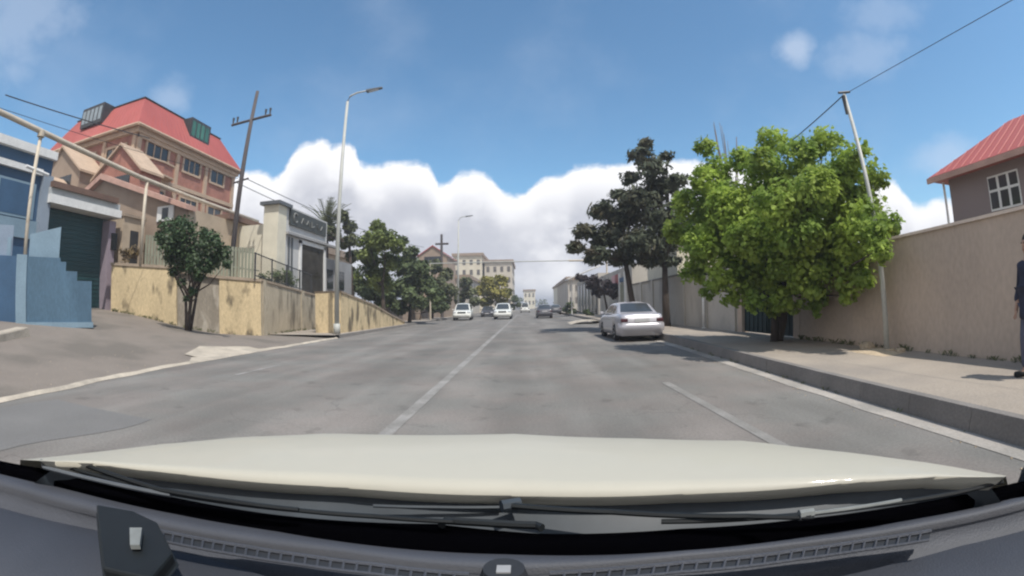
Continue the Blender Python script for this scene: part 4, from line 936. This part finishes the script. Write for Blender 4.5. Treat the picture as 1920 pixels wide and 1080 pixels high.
# ------------------------------------------------------------------ cars
def make_car(name, label, group, loc, rz, paint, Lc=4.5, Wd=1.74, H=1.43, kind='sedan'):
    t = thing(name, label, 'car', loc, rz, group)
    hw = Wd/2; R_ = .31 if kind == 'sedan' else .36; yr, yf = -Lc*.29, Lc*.30
    if kind == 'sedan':
        topz = [(-.5,.90),(-.47,1.0),(-.30,1.02),(-.1,.96),(.2,.94),(.30,.93),(.42,.83),(.48,.70),(.5,.58)]
        H_ = [(-.335,1.0),(-.20,H-.04),(-.10,H),(.04,H-.01),(.10,H-.06),(.27,.95)]
    else:
        topz = [(-.5,.95),(-.47,1.05),(-.30,1.08),(-.1,1.05),(.2,1.05),(.30,1.04),(.42,.98),(.48,.86),(.5,.7)]
        H_ = [(-.485,1.05),(-.44,H-.10),(-.36,H-.02),(-.1,H),(.06,H-.02),(.12,H-.08),(.26,1.05)]
    zg = .22 if kind == 'sedan' else .30
    def hwf(y):
        u = abs(y)/(Lc/2); return hw*(1-.13*max(0,(u-.72)/.28)**2.2)
    def zb(y):
        z = zg
        for w_ in (yr,yf):
            q = (R_*1.18)**2-(y-w_)**2
            if q > 0: z = max(z, R_+math.sqrt(q))
        return z
    rows = []
    ysx = sorted(set(list(np.linspace(-Lc/2,Lc/2,47))+[w_+s*R_*1.18*c for w_ in (yr,yf) for s in (-1,1) for c in (1.001,.97,.85,.6,.3)]))
    for y in ysx:
        w_ = hwf(y); zt_ = interp([(a*Lc,b) for a,b in topz], y); z0 = min(zb(y), zt_-.12); e = 0
        prof_ = [(0,zg),(w_*.78,zg),(w_*.80,z0-.0),(w_*.985,z0),(w_*1.0,lerp(z0,zt_,.35)),(w_*1.0,lerp(z0,zt_,.6)),(w_*.97,zt_-.10),(w_*.91,zt_-.025),(w_*.8,zt_+.0),(w_*.4,zt_+.02),(0,zt_+.025)]
        rows.append([(x,y,z) for x,z in prof_[::1]][::1]+[(-x,y,z) for x,z in prof_[::-1]][1:])
    m = MB(); m.grid(rows); n = len(rows[0])
    m.f.append(tuple(range(n))[::-1]); m.f.append(tuple((len(rows)-1)*n+i for i in range(n)))
    m.build('body', paint, t, smooth=True, local=True, bevel=.0)
    yb0, yb1 = H_[0][0]*Lc, H_[-1][0]*Lc
    zbel = (.99 if kind == 'sedan' else 1.04)-.015
    def cab(y, s_):
        h = interp([(a*Lc,b) for a,b in H_], y); f = max(0.,min(1.,(h-zbel)/(H-zbel)))
        wb = hw*.90; wr = lerp(wb, hw*.70, f); a = abs(s_); sg = 1 if s_ >= 0 else -1
        if a < .5:
            q = a/.5; x = wr*q*.97; z = h-.05*f*q**4
        else:
            q = (a-.5)/.5; x = lerp(wr,wb,q); z = lerp(h-.06*f, zbel-.02, q)
        return Vector((sg*x, y, z))
    yy = sorted(set(list(np.linspace(yb0,yb1,30))+[a*Lc for a,_ in H_])); ss = list(np.linspace(-1,1,33))
    MB().grid([[tuple(cab(y,s_)) for s_ in ss] for y in yy]).build('cabin', paint, t, smooth=True, local=True)
    def glass(name_, y0,y1,s0,s1,off=.008, ny=8, ns=10, mat=M['carglass']):
        rr = []
        for y in np.linspace(y0,y1,ny):
            row = []
            for s_ in np.linspace(s0,s1,ns):
                p = cab(y,s_); e = 1e-3; du = cab(y+e,s_)-cab(y-e,s_); dv = cab(y,s_+e)-cab(y,s_-e); nrm = du.cross(dv).normalized()
                if nrm.z < 0 or (nrm.z < .3 and nrm.x*p.x < 0): nrm = -nrm
                row.append(tuple(p+nrm*off))
            rr.append(row)
        return MB().grid(rr).build(name_, mat, t, smooth=True, local=True)
    if kind == 'sedan':
        glass('rear_window', -.325*Lc+.03, -.205*Lc, -.43, .43); glass('windscreen', .265*Lc, .112*Lc, -.44, .44)
        sw_ = ((-.22,-.115),(-.09,.05),(.06,.155))
    else:
        glass('rear_window', -.48*Lc, -.44*Lc, -.43, .43); glass('windscreen', .255*Lc, .125*Lc, -.44, .44)
        sw_ = ((-.40,-.26),(-.24,-.09),(-.07,.09))
    for s in (-1,1):
        for a,b in sw_: glass('side_window', a*Lc, b*Lc, s*.56, s*.92, ns=5)
    # wheels
    for wy in (yr,yf):
        for s in (-1,1):
            x0, x1 = s*(hw-.21), s*(hw-.012)
            tb = MB().tube([(x0,wy,R_),(lerp(x0,x1,.15),wy,R_),(lerp(x0,x1,.9),wy,R_),(x1,wy,R_)], R_, 26)
            for i in range(len(tb.v)):
                v = tb.v[i]
                if i < 26 or i >= 78: tb.v[i] = (v[0], wy+(v[1]-wy)*.93, R_+(v[2]-R_)*.93)
            wh = tb.build('wheel', M['tyre'], t, smooth=False, local=True)
            rb = MB().tube([(x1-.01*s,wy,R_),(x1+.006*s,wy,R_)], R_*.64, 20); rb.build('rim', M['rim'], wh, local=True)
            sp = MB()
            for k in range(7):
                a = 2*math.pi*k/7; a2 = a+.25
                sp.tube([(x1+.008*s,wy+R_*.30*math.cos(a),R_+R_*.30*math.sin(a)),(x1+.008*s,wy+R_*.52*math.cos(a),R_+R_*.52*math.sin(a))], .028, 5)
            sp.build('rim_slot', M['blackplastic'], wh, local=True)
    # bumpers, lamps, plates
    yb, yf_ = -Lc/2, Lc/2
    zt0 = interp([(a*Lc,b) for a,b in topz], yb+.05)
    m = MB()
    def bump(y, zc, zh, s):
        rr = []
        for x in np.linspace(-1,1,13):
            k = 1-abs(x)**3*.30
            yo = y+s*(.075*k-.03) if abs(x) < .99 else y-s*.12
            rr.append([(x*hw*.985, yo-s*.05, zc-zh),(x*hw*.985, yo, zc-zh*.6),(x*hw*.985, yo+s*.012, zc+zh*.4),(x*hw*.985, yo-s*.06, zc+zh)])
        return rr
    MB().grid(bump(yb,.52 if kind=='sedan' else .6,.15,-1)).build('rear_bumper', paint, t, smooth=True, local=True)
    MB().grid(bump(yf_,.46 if kind=='sedan' else .55,.16,1)).build('front_bumper', paint, t, smooth=True, local=True)
    MB().box(-hw*.8,hw*.8,yb+.02,yb+.1,zg-.04,zg+.16).build('rear_valance', M['blackplastic'], t, local=True)
    MB().box(-hw*.8,hw*.8,yf_-.1,yf_-.01,zg-.04,zg+.1).build('front_valance', M['blackplastic'], t, local=True)
    for s in (-1,1):
        lx0, lx1 = sorted((s*hw*.60, s*hw*.90))
        MB().box(lx0,lx1,yb-.015,yb+.12,.70 if kind=='sedan' else .82,.84 if kind=='sedan' else 1.0).build('tail_lamp', M['tail'], t, local=True, bevel=.03)
        MB().box(lx0,lx1,yf_-.22,yf_-.005,.56 if kind=='sedan' else .76,.68 if kind=='sedan' else .9).build('headlight', M['lamp'], t, local=True, bevel=.03)
        c_ = Vector((s*(hw+.07), .19*Lc, 1.0 if kind=='sedan' else 1.12))
        m = MB(); m.box(*sorted((c_.x-.08,c_.x+.07)),c_.y-.05,c_.y+.08,c_.z-.06,c_.z+.06); m.build('wing_mirror', paint, t, local=True, bevel=.025)
        for hy_ in ((-.15,.02) if kind=='sedan' else (-.22,-.02)):
            MB().box(*sorted((s*(hw-.02),s*(hw+.022))),hy_*Lc,hy_*Lc+.17,.80,.83).build('door_handle', paint, t, local=True)
    MB().box(-.27,.27,yb-.022,yb+.02,.70 if kind=='sedan' else .78,.82 if kind=='sedan' else .9).build('number_plate', M['plate'], t, local=True)
    MB().box(-.26,.26,yf_+.045,yf_+.075,.42,.53).build('number_plate', M['plate'], t, local=True)
    MB().box(-.42,.42,yf_-.03,yf_+.012,.58 if kind=='sedan' else .72,.68 if kind=='sedan' else .88).build('grille', M['blackplastic'], t, local=True)
    if kind == 'sedan':
        MB().tube([(hw*.5,yb+.2,.25),(hw*.5,yb-.03,.25)], .035, 8).build('exhaust', M['rim'], t, local=True)
        MB().grid([[(x,yb-.006+.02*(1-z),.62+.3*z) for x in (-hw*.55,hw*.55)] for z in (0.,.02)]).build('boot_seam', M['blackplastic'], t, local=True)
    return t
cg = 'cars on the road ahead'
make_car('parked_car', 'silver saloon parked at the right kerb beneath the dark pines', cg, (4.06,18.55,0), R(.5), M['silver'])
make_car('oncoming_car', 'white jeep parked by the left kerb facing the camera, left of the other white one', cg, (-6.75,49.5,0), R(180+3), M['carwhite'], 4.6, 1.9, 1.78, 'suv')
make_car('oncoming_car', 'white jeep driving towards the camera near the centre line', cg, (-2.6,51.5,0), R(180), M['carwhite'], 4.6, 1.88, 1.74, 'suv')
make_car('oncoming_car', 'small dark car waiting behind and between the two white jeeps', cg, (-5.3,64,0), R(180), M['darkcar'], 4.3, 1.74, 1.45, 'sedan')
make_car('driving_car', 'dark grey saloon driving away ahead in the right lane', cg, (1.9,52.5,0), 0, M['darkcar'], 4.4, 1.76, 1.5, 'sedan')
make_car('parked_car', 'tiny white van like car far ahead left of the dark grey saloon', cg, (-.4,98,0), 0, M['carwhite'], 4.8, 1.9, 2.1, 'suv')
make_car('parked_car', 'dark car in shade beyond the silver saloon on the right', cg, (5.2-.9,72,0), 0, M['darkcar'], 4.4, 1.76, 1.5, 'suv')

# ------------------------------------------------------------------ person at the right edge
PX, PY = 6.36, 3.46
def skinned(name, joints, bones, mat, parent, sub=2):
    me = bpy.data.meshes.new(name); me.from_pydata([j[0] for j in joints], bones, []); o = bpy.data.objects.new(name, me); col.objects.link(o); o.parent = parent
    md = o.modifiers.new('skin', 'SKIN'); md.use_smooth_shade = True
    for i, j in enumerate(joints):
        r_ = j[1] if isinstance(j[1], tuple) else (j[1],j[1]); me.skin_vertices[0].data[i].radius = r_
    me.skin_vertices[0].data[0].use_root = True
    sb_ = o.modifiers.new('sub', 'SUBSURF'); sb_.levels = sub; sb_.render_levels = sub
    me.materials.append(mat); return o
t = thing('person', 'person in navy jacket standing on the pavement at the right edge', 'person', (PX,PY,KH-.01), R(70))
# local: x = person's right/left, y = facing
J = [((0,0,.98),(.13,.10)),((0,0,1.12),(.125,.09)),((0,-.01,1.30),(.15,.11)),((0,0,1.44),(.12,.08)),((0,.0,1.53),.05),((0,.02,1.60),(.075,.085)),((0,.015,1.70),(.078,.09)),
 ((.17,0,1.42),.055),((.24,-.03,1.15),.045),((.25,.07,.90),.033),((-.17,0,1.42),.055),((-.24,.0,1.15),.045),((-.24,.10,.92),.033),
 ((.09,0,.90),.09),((.10,.04,.50),.058),((.10,-.02,.09),.042),((.10,.10,.035),.035),((-.09,0,.90),.09),((-.11,-.02,.50),.058),((-.11,-.08,.09),.042),((-.11,.04,.035),.035),
 ((0,0,1.77),(.06,.07))]
Bn = [(0,1),(1,2),(2,3),(3,4),(4,5),(5,6),(3,7),(7,8),(8,9),(3,10),(10,11),(11,12),(0,13),(13,14),(14,15),(15,16),(0,17),(17,18),(18,19),(19,20),(6,21)]
# hands: palm + five fingers
def hand(J, Bn, wrist, sx):
    wv = Vector(J[wrist][0]); b = len(J); J.append((tuple(wv+Vector((0,.02,-.08))),(.035,.018))); Bn.append((wrist,b))
    for k, (dx, ln) in enumerate(((-.03,.062),(-.01,.072),(.01,.068),(.028,.055))):
        i = len(J); J.append((tuple(wv+Vector((dx*.6,.02+.0,-.10))),.0095)); J.append((tuple(wv+Vector((dx,.03,-.10-ln*.6))),.0085)); J.append((tuple(wv+Vector((dx,.05,-.10-ln*1.05))),.007)); Bn.extend([(b,i),(i,i+1),(i+1,i+2)])
    i = len(J); J.append((tuple(wv+Vector((-sx*.045,.04,-.07))),.011)); J.append((tuple(wv+Vector((-sx*.055,.06,-.11))),.009)); Bn.extend([(b,i),(i,i+1)])
hand(J, Bn, 9, 1); hand(J, Bn, 12, -1)
skinned('body', J, Bn, M['skin'], t)
J2 = [((0,0,.96),(.20,.165)),((0,0,1.12),(.185,.15)),((0,-.01,1.30),(.19,.15)),((0,0,1.43),(.14,.095)),((0,0,1.49),(.07,.065)),((.18,0,1.41),.08),((.26,-.03,1.15),.072),((.27,.06,.94),.056),((-.18,0,1.41),.08),((-.26,0,1.15),.072),((-.26,.09,.96),.056),((0,0,.72),(.23,.19))]
skinned('jacket', J2, [(0,1),(1,2),(2,3),(3,4),(3,5),(5,6),(6,7),(3,8),(8,9),(9,10),(0,11)], M['navy'], t)
J3 = [((0,0,.94),(.135,.11)),((.09,0,.86),.10),((.10,.04,.50),.075),((.10,-.02,.10),.065),((-.09,0,.86),.10),((-.11,-.02,.50),.075),((-.11,-.08,.10),.065)]
skinned('trousers', J3, [(0,1),(1,2),(2,3),(0,4),(4,5),(5,6)], M['trouser'], t)
for s, (x,y) in ((1,(.10,.02)),(-1,(-.11,-.04))):
    m = MB(); m.box(x-.05,x+.05,y-.12,y+.17,0,.075); m.build('shoe', M['blackplastic'], t, local=True, bevel=.03)
rows = []
for i in range(8):
    th = math.pi*.62*i/7; rows.append([(.088*math.sin(th)*math.cos(2*math.pi*j/16), .0+.10*math.sin(th)*math.sin(2*math.pi*j/16)-.012, 1.70+.12*math.cos(th)) for j in range(17)])
MB().grid(rows).build('hair', M['hair'], t, smooth=True, local=True)
m = MB(); m.add([(-.012,.098,1.66),(.012,.098,1.66),(0,.125,1.645),(0,.10,1.70)], [(0,1,2),(1,3,2),(3,0,2)]); m.build('nose', M['skin'], t, local=True)
m = MB()
for s in (-1,1): m.tube([(s*.03,.092,1.69),(s*.03,.102,1.69)], .009, 8)
split(m, 'eye', M['hair'], t, local=True)
MB().tube([(-.022,.098,1.605),(0,.104,1.602),(.022,.098,1.605)], .005, 6).build('mouth', mk('lips', (.35,.15,.13), .6, .05), t, local=True)
m = MB()
for s in (-1,1): m.tube([(s*.082,-.0,1.63),(s*.09,-.005,1.66),(s*.084,.0,1.69)], .012, 6)
split(m, 'ear', M['skin'], t, local=True)

# ------------------------------------------------------------------ own car
t = thing('own_car', 'white car carrying the camera, its bonnet, wipers and dark dashboard in the foreground', 'car', (0,-.8,0))
def path(pts, Z): return [at(x,y,Z=Z) for x,y in pts]
def resamp(pts, n):
    pts = [Vector(p) for p in pts]; d = [0]
    for a, b in zip(pts, pts[1:]): d.append(d[-1]+(b-a).length)
    o = []
    for k in range(n):
        s_ = d[-1]*k/(n-1)
        for i in range(len(pts)-1):
            if s_ <= d[i+1]+1e-9: o.append(pts[i].lerp(pts[i+1], (s_-d[i])/(d[i+1]-d[i]+1e-12))); break
    return o
NC = 41
rear = resamp(path([(75,864),(170,868),(340,889),(640,913),(960,929),(1280,926),(1600,904),(1750,894),(1885,894)], 1.075), NC)
front = resamp(path([(38,862),(150,851),(300,833),(450,819),(620,812),(960,813),(1200,822),(1400,826),(1600,849),(1750,869),(1886,892)], 1.035), NC)
rows = []
rows.append([p+Vector((0,.03,-.03)) for p in rear])
for k in range(9):
    s_ = k/8; rows.append([a.lerp(b,s_)+Vector((0,0,.028*math.sin(math.pi*s_)*(1-abs(2*i/(NC-1)-1)**2))) for i,(a,b) in enumerate(zip(rear,front))])
cen = Vector((-.12,.3,0))
prev = front
for dz_, ex in ((.02,.02),(.06,.06),(.14,.11),(.28,.15),(.5,.16),(.75,.12)):
    rows.append([p+((p-cen)*Vector((1,1,0))).normalized()*ex-Vector((0,0,dz_)) for p in front])
MB().grid([[tuple(p) for p in r_] for r_ in rows]).build('bonnet', M['hoodpaint'], t, smooth=True)
# cowl below the bonnet's rear edge
btop = resamp(path([(-25,858),(10,866),(130,886),(320,931),(500,963),(820,982),(1020,1001),(1280,991),(1500,973),(1700,946),(1900,906),(1935,898)], 1.04), NC)
bbot = resamp(path([(-25,872),(10,880),(130,906),(320,949),(500,979),(640,1001),(960,1024),(1280,1017),(1500,993),(1700,961),(1900,921),(1935,915)], 1.03), NC)
rows = [[p+Vector((0,.03,-.022)) for p in rear]]
for s_ in (.25,.6,1.): rows.append([a.lerp(b,s_)+Vector((0,0,-.045*math.sin(math.pi*s_)-.02)) for a,b in zip(rear,btop)])
MB().grid([[tuple(p) for p in r_] for r_ in rows]).build('cowl', M['cowl'], t, smooth=True)
MB().grid([[tuple(p+Vector((0,.0,-.02))) for p in btop],[tuple(p) for p in btop],[tuple(p) for p in bbot],[tuple(p+Vector((0,-.005,-.02))) for p in bbot]]).build('windscreen_frit', M['frit'], t, smooth=True)
# cowl moulding lines
m = MB(); m.tube([tuple(at(x,y,Z=1.052)) for x,y in ((700,948),(820,951),(940,951))], .003, 5); m.build('cowl_moulding', M['cowl'], t)
# wipers
def wiper(arm, blade, lab):
    wp = MB().tube([tuple(at(x,y,Z=1.066)) for x,y in arm], .0045, 6, .0035).build('wiper', M['blackplastic'], t)
    MB().tube([tuple(at(x,y,Z=1.058)) for x,y in blade], .0036, 6).build('wiper_blade', M['blackplastic'], wp)
wiper([(960,948),(1150,960),(1400,968),(1520,970)], [(1240,978),(1440,970),(1640,948),(1790,925),(1880,903)], 'r')
wiper([(160,872),(300,918),(420,938),(560,956)], [(120,874),(330,927),(560,957),(700,968),(850,978)], 'l')
m = MB(); m.tube([tuple(at(x,y,Z=1.064)) for x,y in ((940,950),(975,944))], .010, 8); m.build('wiper_pivot', M['cowl'], t)
m = MB(); m.tube([tuple(at(x,y,Z=1.068)) for x,y in ((1498,966),(1524,962))], .0075, 8); m.tube([tuple(at(x,y,Z=1.066)) for x,y in ((1520,963),(1690,938))], .003, 6); m.build('wiper_link', mk('pale_metal_link', (.2,.21,.2), .4, .1, 4), t)
m = MB(); m.tube([tuple(at(x,y,Z=1.050)) for x,y in ((828,984),(835,976),(900,980),(1005,985),(1016,990))], .006, 8); m.build('wiper_stop', M['blackplastic'], t)
m = MB(); m.tube([tuple(at(x,y,Z=1.06)) for x,y in ((78,864),(82,876),(180,900),(320,928))], .004, 6); m.build('drain_trim', M['lamphead'], t)
# dashboard
dfront = [p+Vector((0,-.002,-.012)) for p in bbot]
ridge = resamp(path([(-30,905),(10,912),(250,974),(450,1012),(640,1034),(900,1064),(960,1068),(1020,1064),(1280,1042),(1500,1020),(1740,985),(1935,940)], 1.035), NC)
rec = resamp(path([(-30,915),(10,922),(250,984),(450,1022),(640,1046),(900,1076),(960,1080),(1020,1076),(1280,1052),(1500,1030),(1740,995),(1935,950)], 1.02), NC)
crease = resamp(path([(-30,938),(10,946),(190,986),(420,1040),(640,1100),(960,1140),(1280,1122),(1500,1080),(1640,1051),(1780,1016),(1910,986),(1940,978)], 1.01), NC)
near = resamp(path([(-30,1250),(200,1330),(960,1450),(1700,1330),(1940,1250)], .98), NC)
rows = [dfront, [a.lerp(b,.5)+Vector((0,0,.004)) for a,b in zip(dfront,ridge)], ridge, rec, [a.lerp(b,.97)+Vector((0,0,.002)) for a,b in zip(rec,crease)], [p+Vector((0,-.004,-.012)) for p in crease], [p+Vector((0,-.016,-.010)) for p in crease], [p+Vector((0,-.02,.001)) for p in crease], near, [p-Vector((0,.02,.5)) for p in near]]
db = MB().grid([[tuple(p) for p in r_] for r_ in rows]).build('dashboard', M['dash'], t, smooth=True)
# defroster vent: dark slot with ribs
def vent(px_line, wpx, Z):
    n_ = 30; a = resamp(path(px_line, Z), n_); b = resamp(path([(x-4,y+wpx) for x,y in px_line], Z), n_)
    v = MB().grid([[tuple(p+Vector((0,0,.0))) for p in a],[tuple(p) for p in b]]).build('defroster_vent', M['dashdark'], db)
    m = MB()
    for k in range(1,n_-1):
        m.tube([tuple(a[k]+Vector((0,0,.002))), tuple(b[k]+Vector((0,0,.002)))], .0018, 4)
    m.build('vent_rib', M['dash'], v)
    m = MB(); m.tube([tuple(p+Vector((0,0,.002))) for p in a], .003, 6); m.tube([tuple(p+Vector((0,0,.002))) for p in b], .002, 6); m.build('vent_rim', M['dash'], v)
vent([(240,985),(330,1004),(450,1026),(560,1043),(700,1061),(880,1080)], 17, 1.042)
vent([(1030,1078),(1160,1069),(1280,1058),(1500,1034),(1620,1017),(1745,998)], 17, 1.042)
c_ = at(945,1076,Z=1.045); 
m = MB(); m.tube([tuple(c_+Vector((0,0,-.01))), tuple(c_+Vector((0,0,.008)))], .030, 16, .024); sb_ = m.build('sensor_base', M['dashdark'], db)
m = MB(); m.box(c_.x-.008,c_.x+.008,c_.y-.012,c_.y+.004,c_.z+.004,c_.z+.010); m.build('sun_sensor', mk('sensor_grey', (.3,.3,.3), .5, .1), sb_)
# phone mount at lower left
h = at(265,1010,Z=1.05)
m = MB(); a0 = [tuple(at(x,y,Z=1.05)) for x,y in ((185,965),(255,978),(300,1000),(330,1060),(290,1110),(200,1090))]
m.add(a0+[tuple(Vector(p)+Vector((0,0,.018))) for p in a0], [tuple(range(6)),tuple(range(6,12))]+[(i,(i+1)%6,6+(i+1)%6,6+i) for i in range(6)])
hb = m.build('phone_holder', M['blackplastic'], t, bevel=.004)
m = MB(); a0 = [tuple(at(x,y,Z=1.072)) for x,y in ((245,997),(268,997),(264,1030),(246,1030))]
m.add(a0+[tuple(Vector(p)+Vector((0,0,.006))) for p in a0], [(0,1,2,3),(4,5,6,7)]+[(i,(i+1)%4,4+(i+1)%4,4+i) for i in range(4)]); m.build('holder_clip', mk('clip_grey', (.2,.21,.2), .6, .1), hb)
# pillars, roof, sides, wheels
pil = M['dashdark']
lx, rx = btop[0].x-.02, btop[-1].x+.03
cxx = (lx+rx)/2
m = MB()
rb = [at(1912,905,Z=1.03), at(1911,845,Z=1.12), at(1917,760,X=.86), at(1924,700,X=.84)]
m.tube([tuple(rb[0]+Vector((.02,0,-.06))), tuple(rb[0]+Vector((.025,-.01,0))), tuple(rb[0]+Vector((.035,-.12,.14))), (rb[0].x-.0,-.02,1.44)], .028, 8); m.build('pillar', pil, t, smooth=True)
m = MB(); m.tube([(lx,.45,1.0),(lx,.3,1.12),(lx+.12,-.05,1.46)], .03, 8); m.build('pillar', pil, t, smooth=True)
m = MB(); m.hexa([(lx+.1,-.10,1.47),(rx-.05,-.10,1.47),(rx-.05,-2.2,1.50),(lx+.1,-2.2,1.50)], [(lx+.12,-.10,1.52),(rx-.07,-.10,1.52),(rx-.07,-2.2,1.55),(lx+.12,-2.2,1.55)]); m.build('roof', M['carwhite'], t, bevel=.02)
for x in (lx-.02, rx+.02):
    m = MB(); s = 1 if x > 0 else -1
    m.hexa([(x,.45,.25),(x,-2.9,.25),(x-s*.05,-2.9,.25),(x-s*.05,.45,.25)], [(x-s*.03,.45,.98),(x-s*.03,-2.9,.98),(x-s*.08,-2.9,.98),(x-s*.08,.45,.98)]); m.build('side_panel', M['carwhite'], t, bevel=.02)
m = MB(); m.box(lx,rx,-3.0,-2.9,.3,1.0); m.build('tailgate', M['carwhite'], t)
m = MB(); m.box(lx+.1,rx-.1,-2.9,.5,.22,.27); m.build('floor', M['blackplastic'], t)
for y_ in (.75,-2.1):
    for x in (lx+.1, rx-.1):
        MB().tube([(x-.1,y_,.32),(x+.1,y_,.32)], .32, 20).build('wheel', M['tyre'], t)

# ------------------------------------------------------------------ thin summer haze
hz = MB().box(-1600,1600,-60,1600,-3,20).build('haze', M['white']); hz['kind'] = 'stuff'; hz['label'] = 'thin pale summer haze filling the street air'; hz['category'] = 'haze'
hm = bpy.data.materials.new('haze_air'); hm.use_nodes = True; hn = hm.node_tree; hn.nodes.clear()
ho = hn.nodes.new('ShaderNodeOutputMaterial'); hp = hn.nodes.new('ShaderNodeVolumePrincipled'); hn.links.new(hp.outputs[0], ho.inputs['Volume'])
hp.inputs['Color'].default_value = (.9,.93,1,1); hp.inputs['Density'].default_value = .0016; hp.inputs['Anisotropy'].default_value = .2
hz.data.materials.clear(); hz.data.materials.append(hm)
